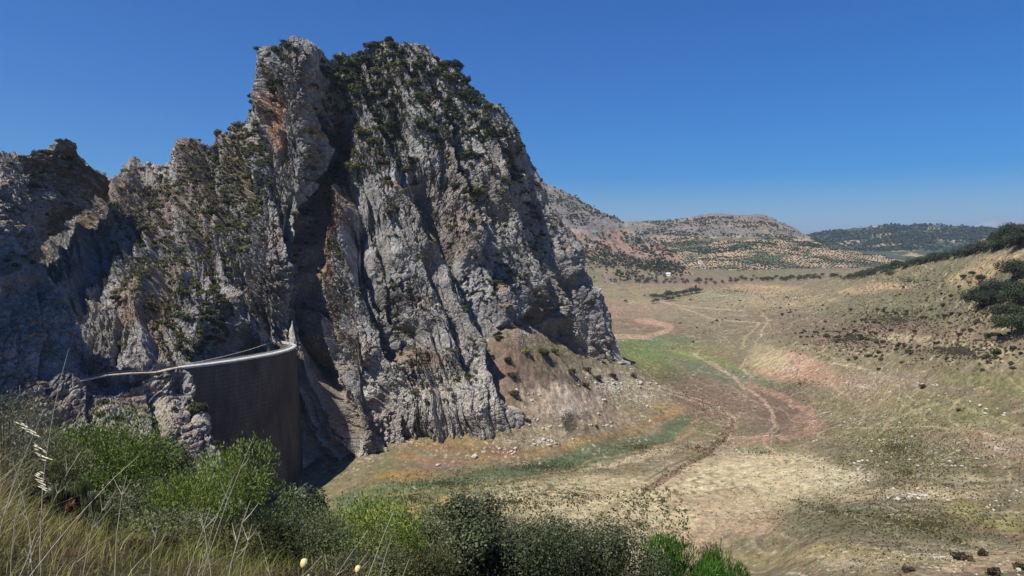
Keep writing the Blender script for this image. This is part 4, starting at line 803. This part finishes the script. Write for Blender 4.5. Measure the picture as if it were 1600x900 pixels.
for x, y in P_: tree_px(random.choice(ROW), x, y, random.uniform(.4, .85), 'dark tree of the far belt %s' % ('below the pink hillside' if x < 1060 else 'behind the poplars' if x < 1110 else 'below the terraces' if x < 1200 else 'below the olive rows' if x < 1300 else 'near the right hill'), 'far belt of trees below the olive hill')
for p in OAK+ROW+[POP]: drop_proto(p)
# ------------------------------------------------------------------ shrubs on the ground
P_ = scatter_px(70, [(1120,500,70,12,2),(1230,490,100,30,3),(1180,470,70,14,1),(1270,520,60,20,2),(1090,520,50,20,.5),(1160,480,60,10,1)])
shrubs(ground_at(P_[:, 0], P_[:, 1]), ['dark', 'brown'], 1.6, 3.6, 'small dark bush dotted over the far valley slope', 'bushes dotting the far slope')
P_ = scatter_px(200, [(1330,525,90,26,3),(1420,545,110,20,3),(1520,510,80,40,2),(1400,490,120,24,2),(1470,460,110,30,1.5),(1560,560,50,20,1),(1350,500,60,14,1)])
shrubs(ground_at(P_[:, 0], P_[:, 1]), ['brown', 'brown', 'olive', 'dark'], 1.5, 4.2, 'low brown or green bush in the scrub below the holm oaks', 'scrub bushes on the right slope')
P_ = scatter_px(6500, [(1420,440,180,50,2),(1400,500,180,44,3),(1330,530,100,30,2),(1500,550,110,20,1.5),(1540,480,70,50,1),(1150,455,90,12,1.5),(1230,465,80,20,1.)]); G_ = ground_at(P_[:, 0], P_[:, 1])
h_ = rng.uniform(0, 1, len(G_)) < .5
merge_stuff('brown_scrub', MID, G_[h_], rng.uniform(.5, 1.7, h_.sum()), ML['brush'], 'low brown scrub covering the right slope', 'scrub'); merge_stuff('green_scrub', MID, G_[~h_], rng.uniform(.5, 1.7, (~h_).sum()), ML['grey'], 'low grey green scrub covering the right slope', 'scrub')
for x, y, s, kd, lb in [(1442,606,3.6,'brown','round leafless brown bush alone on the open slope'),(1498,642,2.2,'brown','small twiggy bush lying low right of the boulder'),(1326,563,3,'dark','dark bush where the pale tracks fork'),(1373,578,2.8,'brown','brown bush beside the pale track below the scrub'),(1500,874,3.4,'brown','wide leafless brown bush on stony ground at the lower right'),(1513,876,2.4,'brown','right half of the wide brown bush pair on stony ground'),(1535,868,2.6,'brown','round brown bush right of the wide one'),(1420,893,2.8,'brown','brown bush on the bottom edge, leftmost at the lower right'),(1553,898,2.4,'brown','brown bush at the bottom edge between two others'),(1596,890,2.4,'dark','dark bush in the lower right corner'),
      (1347,530,4.5,'dark','large round dark bush on the crest above the pink bank'),(1368,523,4,'brown','brown bush right of the large dark one above the pink bank'),(1218,535,2.4,'brown','dark upright bush on the pale track above the pink bank'),
      (848,556,8,'dark','largest green tree-like bush at the foot of the overhanging cliff'),(866,552,5,'olive','olive bush just right of the largest bush under the cliff'),(822,553,5.5,'bright','bright green bush left of the largest bush under the cliff'),(800,590,6,'brown','brown bush high on the rubble cone near the cliff'),(803,618,6,'brown','brown bush at the foot of the slanting slab'),(793,565,5,'dark','dark bush in the notch at the top of the rubble cone'),(780,530,5,'olive','olive bush at the apex of the rubble cone'),
      (893,585,6,'olive','tall olive bush in the middle of the rubble slope'),(917,580,7,'olive','broad olive bush on the rubble slope under the dark overhang'),(935,595,6.5,'brown','brownish bush low on the rubble slope'),(915,605,6,'brown','dark brown bush below the broad olive one'),(958,590,5,'brown','brown bush near the toe of the cliff'),(990,590,5,'brown','brown bush beside white blocks at the cliff toe'),(825,660,3.4,'brown','low brown bush at the lower edge of the rubble cone'),(932,668,2.2,'dark','little dark bush among pale blocks')]:
    shrubs(ground_at(x, y), [kd], s, s*1.05, lb, None)
# slanting slabs round the dark hollow
M_slab = m_plain('brown_slab_rock', (.20, .165, .135), 1.5, .6, 1.3, .2); hol = ground_at(896, 668)[0]; hroot = empty('rock_hollow', hol); tag(hroot, 'dark hollow with a fan of splintered slabs at the foot of the rubble cone', 'hollow')
for k in range(6):
    a = R(205-k*12); b_ = MB(); L0 = 4.6; d_ = np.array((math.cos(a), 0.0, math.sin(a))); b_.box(d_*L0*.75+(0, 1.5+.4*random.random(), 1.2), (L0, .9, .7), (d_[0], .12, d_[2]*.8)); b_.build('slab', M_slab, hroot)
# tufts on the silt fan
TUF = [leafy(12, .6, 1, .7, 600+j, 3, .7) for j in range(5)]
rows_ = []
for p in ([(1010,765),(985,800),(955,850)], [(1015,765),(1005,800),(1010,860)], [(1025,765),(1040,800),(1050,855)], [(1035,760),(1065,800),(1078,860)], [(990,775),(940,810),(880,850)], [(1145,668),(1115,702),(1060,734),(1015,762)], [(1060,612),(1110,632),(1145,660)], [(1240,782),(1330,802),(1420,818),(1500,848)],[(1010,762),(900,788),(760,802)]):
    p = np.array(p, float); t = rng.uniform(0, len(p)-1, 130); rows_.append(np.stack([np.interp(t, range(len(p)), p[:, k]) for k in (0, 1)], -1)+rng.normal(size=(130, 2))*(6, 2.5))
P_ = np.concatenate(rows_+[scatter_px(5200, [(800,785,110,26,3),(900,775,120,22,2),(900,840,120,30,2.2),(1000,820,90,40,1.5),(1130,690,40,14,.4),(1090,700,60,16,.8),(1300,800,160,26,1.2),(1190,708,60,8,.5),(1040,590,50,14,.6)])])
G_ = ground_at(P_[:, 0], P_[:, 1]); nr_ = len(rows_)*130; merge_stuff('channel_tufts', TUF, G_[:nr_], rng.uniform(.45, 1.1, nr_), ML['olive'], 'darker tufts lining the dry channels of the silt fan', 'tufts'); G_ = G_[nr_:]; merge_stuff('grass_tufts', TUF, G_, rng.uniform(.25, .8, len(G_)), ML['tuft'], 'dark green tufts peppering the pale silt fan', 'tufts')
P_ = scatter_px(16000, [(1400,700,260,110,7),(1250,600,160,60,2),(1100,640,120,60,1.5),(1450,820,240,60,3),(1100,520,120,40,2),(700,755,130,22,2),(850,730,130,16,2),(640,780,60,20,1),(1000,700,70,16,1),(1050,545,70,14,.5),(1420,740,200,90,2)]); G_ = ground_at(P_[:, 0], P_[:, 1]); merge_stuff('meadow_tufts', TUF, G_, rng.uniform(.3, .8, len(G_)), ML['tuft'], 'low grey green sward on the old shore and slopes', 'grass')
# ------------------------------------------------------------------ far hills: shrubs, olives, woods, houses
def far_things(Hh, n_ind, n_stuff, ells, smin, smax, key, name, lab, grp, cat, stufflab, jit=None):
    px_, py_ = Hh['px'], Hh['py']; sel = np.where(Hh['front'] & (px_ > 780) & (px_ < 1640))[0]; p = np.zeros(len(sel))
    for cx, cy, rx, ry, wt in ells: p = np.maximum(p, wt*sstep(1.1, .9, np.hypot((px_[sel]-cx)/rx, (py_[sel]-cy)/ry)))
    p = (p+1e-9)*(.12+sstep(-.25, .3, fbm(Hh['V'][sel].astype(np.float32)/(140 if smax < 10 else 260), 3, 55))); p /= p.sum(); i = rng.choice(sel, n_ind+n_stuff, p=p); V = Hh['V'][i]+rng.normal(size=(len(i), 3))*(8, 8, 0)*.5; V = V[np.argsort(V[:, 1])]
    for q in V[:n_ind]:
        o = put(FAR[key][random.randrange(4)], q, 1, random.random()*6, lab, cat, grp, tuple([random.uniform(smin, smax)]*3)); o.name = name
    if n_stuff: merge_stuff(stufflab[0], TINY, V[n_ind:], rng.uniform(smin, smax, len(V)-n_ind), ML[key], stufflab[1], cat)
FAR = {k: [leaf_obj('shrub', TINY[j], ML[k]) for j in range(4)] for k in ('wood', 'dark')}
far_things(H1, 260, 2600, [(900,370,200,100,1),(900,330,80,40,1.5)], 3.5, 7.5, 'wood', 'hill_shrub', 'dark shrub on the pink and grey hillside behind the rock mountain', 'shrubs on the near hillside', 'shrub', ('hillside_scrub', 'dark shrubs scattered over the near hillside'))
far_things(H2, 0, 3600, [(1130,355,150,16,1.2),(1240,372,60,20,1),(1080,385,80,14,1.5),(1200,432,200,5,1),(1180,385,40,6,2)], 4, 8.5, 'wood', 'x', '', '', 'scrub', ('ridge_scrub', 'dark shrubs over the upper part of the olive hill'))
far_things(H3, 0, 7000, [(1430,370,300,22,1),(1450,354,200,8,1)], 11, 22, 'wood', 'x', '', '', 'wood', ('far_woodland', 'dark green woodland covering the hill on the horizon'))
# olive rows: a plantation grid walked over the slope
Vh = H2['V']; m = H2['front'] & (H2['py'] > 378) & (H2['py'] < 436) & (H2['px'] > 985) & (H2['px'] < 1395); Vs_ = Vh[m]; ii = (np.round(Vs_[:, 0]/11)+1e4).astype(np.int64)*100000+np.round(Vs_[:, 1]/16).astype(np.int64)
_, u_ = np.unique(ii, return_index=True); Vs_ = Vs_[u_]; Vs_[:, 0] = np.round(Vs_[:, 0]/11)*11+np.random.default_rng(3).normal(size=len(Vs_)); keep = rng.uniform(0, 1, len(Vs_)) < .93; Vs_ = Vs_[keep]; Vs_ = Vs_[np.argsort(Vs_[:, 1])]
print('olives', len(Vs_))
for q in Vs_[:300]:
    o = put(FAR['dark'][random.randrange(4)], q, 5.5, random.random()*6, 'dark round olive tree in the planted rows on the far hill', 'olive tree', 'olive trees in rows', (5.8, 5.8, 5)); o.name = 'olive_tree'
merge_stuff('olive_grove', TINY, Vs_[300:6500], rng.uniform(5, 6.6, len(Vs_[300:6500])), ML['wood'], 'olive trees in long rows on the far hill', 'olive grove')
def house(px, py, d, w_, l_, h_, rz, label, roofc):
    p = W(px, py, d); r = empty('farmhouse', p); r.rotation_euler = (0, 0, rz); tag(r, label, 'house', 'white houses below the olive hill')
    b_ = MB(); b_.box((0, 0, h_/2-1.5), (w_, l_, h_+3)); b_.build('wall', M_white, r)
    V = [(-w_/2-.4, -l_/2-.4, h_), (w_/2+.4, -l_/2-.4, h_), (w_/2+.4, l_/2+.4, h_), (-w_/2-.4, l_/2+.4, h_), (-w_/2-.4, 0, h_+2), (w_/2+.4, 0, h_+2)]
    b_ = MB(); b_.add(V, [(0, 1, 5, 4), (2, 3, 4, 5), (0, 4, 3), (1, 2, 5), (0, 3, 2, 1)]); b_.build('roof', roofc, r)
    b_ = MB(); b_.box((0, -l_/2-.03, 1.1), (1.2, .1, 2.2)); b_.build('door', M_darkwood, r)
    for sx in (-1, 1): b_ = MB(); b_.box((sx*w_*.3, -l_/2-.03, 1.8), (1.1, .1, 1.2)); b_.build('window', M_darkwood, r)
M_white = m_plain('white_render', (.8, .79, .75), 1, .9, 1.05, .01); M_tile = m_plain('pale_roof_tile', (.55, .42, .34), 2)
house(1094, 411, 1820, 9, 6, 4.5, .2, 'small white farmhouse high among the olive trees', M_tile); house(1044, 429.5, 1560, 9, 5, 3, -.1, 'white farmhouse at the left end of the pale road cut', M_white)
house(1016, 434, 1540, 7, 5, 2.5, .1, 'tiny white farmhouse at the foot of the pink hillside', M_white)
# ------------------------------------------------------------------ foreground: shrubs on the near bank
M_stem = m_plain('shrub_stem_bark', (.16, .13, .09), 30, bd=.003)
ML['rust'] = m_leaf('rust_red_dry_leaves', (.10, .045, .025), (.22, .10, .05), (.34, .19, .11))
ML['feather'] = m_leaf('feathery_green_leaves', (.075, .105, .024), (.17, .23, .048), (.30, .37, .11))
ML['mid'] = m_leaf('sage_green_leaves', (.065, .078, .034), (.14, .165, .075), (.25, .27, .15))
def near_bush(name, cx, top, d, wpx, kind, n, lsz, seed, label, up=0., asp=.4, lobes=16, group=None, depth=1., lr_=.2, stems=9):
    x = (cx-CX)/F*d; z0 = zg(x, d)[0]-.1; ztop = CZ-(top-HY)/F*d; h = ztop-z0; w_ = wpx/F*d
    root = empty(name, (x, d, z0)); tag(root, label, 'shrub', group)
    V, Fc, c = leafy(n, lsz, w_, h, seed, lobes, asp, .45, .02, up, lr_)
    V[:, 2] *= h/np.quantile(V[:, 2], .998); V[:, 0] *= (w_/2)/np.quantile(np.abs(V[:, 0]), .99); V[:, 1] *= depth
    leaf_obj('foliage', (V, Fc, c), ML[kind], True, root)
    r = np.random.default_rng(seed+1); b_ = MB()
    for k in range(stems):
        a = r.uniform(0, 6.28); q = r.uniform(.1, .4)*w_; b_.tube([(0.02*k, 0, 0), (math.cos(a)*q*.4, math.sin(a)*q*.4, h*.4), (math.cos(a)*q, math.sin(a)*q, h*.85)], [.02, .013, .004], 4)
    b_.build('stems', M_stem, root); return root
near_bush('feathery_bush', 160, 632, 11, 205, 'feather', 15000, .055, 701, 'tall bright green feathery bush, leftmost of the big bushes under the spur', .8, .3, 20)
near_bush('evergreen_bush', 238, 682, 12, 120, 'mid', 8000, .05, 702, 'denser darker bush tucked behind the right side of the leftmost tall bush', .1, .6, 14)
near_bush('feathery_bush', 338, 690, 9, 215, 'feather', 15000, .045, 703, 'tall green feathery bush standing in front of the dam wall', .9, .28, 20)
near_bush('evergreen_bush', 475, 752, 20, 85, 'oak', 4500, .10, 704, 'small rounded dark bush right below the foot of the dam wall', 0, .6, 10)
near_bush('sage_bush', 455, 785, 9, 200, 'mid', 12000, .035, 705, 'greyish sage green bush in front of the small dark bush', .5, .35, 18)
near_bush('feathery_bush', 560, 775, 12, 190, 'bright', 13000, .055, 706, 'bright yellow green bush left of the big dark oak scrub', .5, .35, 18)
near_bush('feathery_bush', 648, 785, 14, 110, 'bright', 7000, .06, 707, 'smaller bright green bush peeping over the left end of the dark oak scrub', .5, .35, 12)
near_bush('oak_scrub', 715, 778, 11, 150, 'oak', 20000, .038, 708, 'dark glossy oak scrub, left shoulder of the long dark mass at the bottom', 0, .6, 16, depth=1.3)
near_bush('oak_scrub', 800, 782, 11.4, 210, 'oak', 30000, .038, 709, 'dark glossy oak scrub, tallest middle part of the long dark mass at the bottom', 0, .6, 20)
near_bush('oak_scrub', 895, 812, 11.8, 190, 'oak', 24000, .038, 710, 'dark glossy oak scrub sloping down right of the tallest part', 0, .6, 18)
near_bush('oak_scrub', 975, 832, 12, 150, 'oak', 18000, .038, 711, 'low right end of the dark oak scrub touching the bright reeds', 0, .6, 14)
near_bush('reed_clump', 1060, 842, 13, 120, 'reed', 9000, .10, 712, 'bright green reedy clump right of the dark oak scrub', 1.6, .16, 14)
near_bush('reed_clump', 1140, 862, 13.5, 110, 'reed', 7000, .10, 713, 'last bright green reedy clump at the bottom edge before the bare slope', 1.6, .16, 12)
near_bush('dry_bush', 1105, 848, 17, 66, 'brown', 2600, .10, 714, 'small leafless brown bush between the two reedy clumps', .8, .15, 10)
near_bush('sage_bush', 5, 612, 7, 170, 'grey', 10000, .03, 715, 'silvery grey green bush at the left edge of the frame', .7, .25, 16)
near_bush('sage_bush', 80, 680, 8, 130, 'mid', 8000, .035, 716, 'sage bush behind the hanging oat heads at the left', .7, .3, 14)
near_bush('silver_tuft', 100, 755, 6.5, 34, 'mid', 1800, .05, 717, 'left one of two silvery upright tufts above the rust red leaves', 2., .1, 5); near_bush('silver_tuft', 132, 748, 6.6, 28, 'mid', 1500, .05, 718, 'right one of two silvery upright tufts above the rust red leaves', 2., .1, 5)
near_bush('silver_tuft', 152, 768, 6.3, 26, 'mid', 1200, .05, 728, 'small silvery tuft right of the rust red leaves', 2., .1, 5)
near_bush('rusty_plant', 118, 780, 6.2, 30, 'rust', 130, .035, 719, 'small plant with rust red dry leaves below the silvery tufts', 0, .6, 5, stems=4)
near_bush('low_bush', 250, 800, 7.5, 170, 'mid', 8000, .035, 720, 'low sage green bush between the two tall feathery bushes', .3, .4, 14)
near_bush('low_bush', 395, 812, 8, 150, 'dark', 8000, .035, 721, 'low dark bush at the right foot of the bush in front of the dam', .2, .5, 14)
near_bush('low_bush', 570, 835, 8.5, 200, 'mid', 9000, .035, 722, 'low greyish bush under the bright yellow green bush', .2, .4, 14)
near_bush('low_bush', 650, 850, 8.5, 120, 'olive', 6000, .035, 723, 'low olive bush under the left shoulder of the oak scrub', .2, .4, 12)
near_bush('dry_bush', 200, 845, 5.5, 150, 'brown', 3500, .04, 724, 'low brown twiggy plant at the bottom edge left of centre', .6, .15, 12)
near_bush('dry_bush', 520, 872, 5.5, 190, 'brown', 3500, .035, 725, 'low dry brown plant round the yellow seed heads', .5, .2, 12)
near_bush('low_bush', 195, 752, 9.5, 150, 'mid', 8000, .04, 729, 'sage green bush filling the gap under the leftmost tall bush', .3, .4, 14)
near_bush('low_bush', 110, 790, 8.5, 130, 'mid', 6000, .035, 730, 'low sage green bush behind the silvery tufts', .3, .4, 12)
near_bush('low_bush', 60, 770, 7, 150, 'olive', 7000, .035, 726, 'low olive green bush under the silvery bush at the left edge', .3, .4, 12)
near_bush('low_bush', 330, 838, 6.5, 180, 'olive', 6000, .03, 727, 'low olive green bush at the bottom under the bush in front of the dam', .3, .4, 12)
# grass: blades as narrow bent strips
def blades(P, h, lean, wd, seg=4):
    n = len(P); t = np.linspace(0, 1, seg+1)[None, :, None]; a = rng.uniform(0, 6.283, n); side = np.stack([np.cos(a), np.sin(a), np.zeros(n)], -1)
    c = P[:, None]+np.array((0, 0, 1.))*t*h[:, None, None]*(1-.25*t*np.linalg.norm(lean, axis=1)[:, None, None])+np.c_[lean, np.zeros(n)][:, None]*(t**2)*h[:, None, None]
    ww = (wd[:, None, None]*(1-t*.85))*side[:, None]
    V = np.stack([c-ww, c+ww], 2).reshape(-1, 3); b = np.arange(n)[:, None, None]*(2*(seg+1)); k = np.arange(seg)[None, :, None]*2
    Fc = (b+k+np.array([0, 1, 3, 2])[None, None]).reshape(-1, 4); v = np.repeat(np.clip(rng.normal(.5, .22, n), 0, 1), 2*(seg+1)); return V, Fc, v
def grass(n, pxr, dr, hr, key, label, pw=1., wd=(.0015, .004), lean_=(.25, .1), lsd=.3):
    px = pxr[0]+(pxr[1]-pxr[0])*rng.uniform(0, 1, n)**pw; d = rng.uniform(*dr, n); x = (px-CX)/F*d; P = np.c_[x, d, zg(x, d)-.02]; hr = (hr[0], hr[1]); tall = .24+.80*np.exp(-np.maximum(px+60, 0)/70.) if dr[1] < 7 else 1.
    V, Fc, v = blades(P, rng.uniform(*hr, n)*tall, np.c_[rng.normal(lean_[0], lsd, n), rng.normal(lean_[1], lsd, n)], rng.uniform(*wd, n)); tag(leaf_obj('grass', (V, Fc, v), ML[key], True), label, 'grass', kind='stuff')
grass(900, (-60, 330), (3.6, 6.0), (.30, .80), 'straw', 'dry straw coloured grass in the lower left corner', 2.2)
grass(1500, (-60, 420), (3.6, 6.5), (.15, .50), 'yelgr', 'yellow green grass in the lower left corner', 1.9, (.002, .005))
grass(700, (250, 680), (3.8, 6.0), (.12, .36), 'straw', 'short dry grass along the bottom edge', 1.)
grass(3500, (-60, 700), (4.5, 8), (.08, .28), 'yelgr', 'short yellow green turf between the low bushes', 1.)
grass(5000, (-300, 1900), (7, 24), (.1, .35), 'yelgr', 'dry grass over the bank under the bushes', 1., (.004, .009))
# single stalks
def stalk(bx, by, tx, ty, d, r0, label, group=None, tw=3, seedh=None, bend=.12):
    B = W(bx, by, d); T = W(tx, ty, d*1.02); g = zg(B[0], B[1])[0]; root = empty('dry_stalk', (B[0], B[1], g)); tag(root, label, 'stalk', group); B = np.array((B[0]-(T[0]-B[0])*max(0, (B[2]-g))/(T[2]-B[2]+1e-6)*.3, B[1], g))-np.array(root.location); T = T-np.array(root.location)
    s = np.linspace(0, 1, 9)[:, None]; sd = np.array((bend*np.sign(tx-bx or 1), 0, 0))*np.linalg.norm(T-B); P = B+(T-B)*s-sd*(s*(1-s))*1.6; P = P+rng.normal(size=P.shape)*.003
    b_ = MB(); b_.tube(P, np.linspace(r0, r0*.35, 9), 5); b_.build('stem', M_twig, root); b_ = MB()
    for k in range(tw):
        i = rng.integers(3, 8); q = P[i]; dr = (T-B)/np.linalg.norm(T-B)*.6+np.array((rng.choice((-1, 1))*.45, rng.normal()*.2, 0)); l = rng.uniform(.05, .14); b_ = MB(); b_.tube([q, q+dr*l*.5, q+dr*l+(0, 0, .012)], [r0*.5, r0*.35, r0*.2], 4); b_.build('twig', M_twig, root)
    return root, P
SG = 'dry stalks rising from the near grass'
for i, (bx, by, tx, ty, d, r0, tw, lb) in enumerate([(68,905,107,547,3.4,.0032,1,'tallest thin stalk, its yellow green tip reaching up across the shaded spur'),(-20,905,70,640,3.2,.003,2,'stalk leaning right at the left edge beside the hanging oat heads'),(20,905,128,705,3.3,.004,4,'pale branching stalk crossing the leftmost tall bush'),
   (10,905,216,712,3.1,.0035,3,'long pale stalk leaning far right over the leftmost bushes'),(92,905,180,768,3.2,.003,3,'slender stalk leaning right over the silvery tufts'),(186,905,197,742,3.4,.004,2,'upright pale stalk between the two tall feathery bushes'),(235,905,248,815,3.3,.003,3,'short upright dry stalk left of the bush in front of the dam'),
   (285,905,330,795,3.1,.004,4,'forked pale stalk in front of the feathery bush by the dam'),(300,905,366,742,3.1,.003,2,'bleached stalk leaning right across the bush in front of the dam'),(306,905,398,684,3.0,.003,3,'long thin stalk with a bent tip reaching over the dam wall'),(318,905,312,800,3.2,.004,3,'short bleached stalk below the feathery bush by the dam'),
   (352,905,392,782,3.2,.005,5,'thick whitish branched stalk right of the feathery bush by the dam'),(376,905,394,820,3.4,.004,4,'whitish broken twig beside the thick branched stalk'),(562,905,616,800,2.9,.0035,0,'thick pale bare stalk curving up in front of the bright green bush'),(590,905,612,838,3,.0025,1,'thin stalk just right of the thick curving one'),
   (500,905,572,828,3,.0025,2,'thin stalk crossing behind the yellow seed heads'),(415,905,404,832,3.1,.003,2,'short leaning stalk left of the larger seed head'),(440,905,505,868,2.9,.0025,1,'grey stalk lying low between the two seed heads'),(624,905,640,872,3,.003,1,'short bent stalk at the foot of the oak scrub'),
   (130,905,150,800,3.3,.003,2,'short stalk below the rust red leaves'),(45,905,20,720,3.3,.0028,2,'stalk leaning left near the left edge')]):
    stalk(bx, by, tx, ty, d, r0, lb, SG, tw)
for i, (bx, tx, ty) in enumerate([(-30,45,630),(5,62,668),(30,60,716)]):
    root, P = stalk(bx, 905, tx, ty, 3.3, .002, ['highest oat stalk with a drooping head at the left edge', 'middle oat stalk with pale drooping spikelets', 'lowest oat stalk with pale drooping spikelets'][i], 'oat stalks at the left edge', 0, bend=.25); root.name = 'oat_stalk'; root['category'] = 'oat stalk'
    T = P[-1]; Vs, Fs = [], []; n = 0
    for k in range(16):
        q = P[8]*(k/16.)+P[7]*(1-k/16.)+np.array((.02+.045*random.random(), 0, -.012*k+.03)); l = .028; t = np.array((.8, random.uniform(-.3, .3), -.35)); t /= np.linalg.norm(t); b = np.cross(t, (0, 1, .2)); b /= np.linalg.norm(b)
        for u in (np.cross(t, b), b): Vs += [q-t*l*.5, q+u*.004, q+t*l*.5, q-u*.004]; Fs.append([n, n+1, n+2, n+3]); n += 4
    mesh_np('spikelets', np.array(Vs), np.array(Fs), m_plain('oat_husk', (.72, .66, .48), 40, bd=.0005), parent=root)
M_head = m_plain('yellow_seed_head', (.72, .60, .26), 120, .7, 1.2, bd=.002)
for x, y, r_, lb in ((475,873,.0165,'larger egg shaped yellow seed head low in the middle left'),(558,882,.013,'smaller egg shaped yellow seed head right of the larger one'),(483,893,.008,'tiny yellow flower head at the bottom edge below the larger seed head')):
    P0 = W(x, y, 2.8); root, P = stalk(x-12, 910, x, y+6, 2.8, .0022, lb, None, 0, bend=.03); root.name = 'seed_head_plant'; root['category'] = 'seed head'
    V, Fc = rock_mesh(40, 3, (1, 1, 1.25), .06); V *= 1+.06*np.sin(np.arctan2(V[:, 1], V[:, 0])*9)[:, None]; mesh_np('seed_head', V*2*r_+P[-1], Fc, M_head, parent=root, smooth=True)
# ------------------------------------------------------------------ labels: look-alikes at one place are told apart by their order
ORD = ['leftmost', 'second from left', 'third from left', 'fourth from left', 'fifth from left', 'sixth from left', 'seventh from left', 'eighth from left', 'ninth from left', 'tenth from left', 'eleventh from left', 'twelfth from left', 'thirteenth from left', 'fourteenth from left']
by = {}
for o in sc.objects:
    if o.parent is None and o.get('label') and o.get('group') and o.get('category') in ('shrub', 'boulder', 'tree') : by.setdefault(o['label'], []).append(o)
for lb, os_ in by.items():
    if len(os_) < 2 or len(os_) > 45: 
        for o in os_: o['group'] = os_[0]['group']
        continue
    q = [PX(np.array(o.location[:]))+(o,) for o in os_]
    if len(q) > 8:
        q.sort(key=lambda t: t[1]); k = (len(q)+2)//3; parts = [('upper', q[:k]), ('middle', q[k:2*k]), ('lower', q[2*k:])]
    else: parts = [('', q)]
    for nm, qq in parts:
        qq.sort(key=lambda t: t[0])
        for i, t in enumerate(qq):
            w_ = ORD[i] if i < len(qq)-1 or len(qq) < 3 else 'rightmost'
            if len(qq) == 2: w_ = ('left one', 'right one')[i]
            L2 = lb+', '+(nm+' row ' if nm else '')+w_; L2 = L2 if len(L2.split()) <= 16 else L2.replace(' from left', '').replace('large pale rock block', 'large block').replace('small pale rock block', 'small block').replace('pale stone', 'stone'); t[2]['label'] = L2; t[2]['group'] = os_[0]['group']
for o in sc.objects:
    if o.parent is None and len(str(o.get('label', '')).split()) > 16: print('LONG', o['label'])
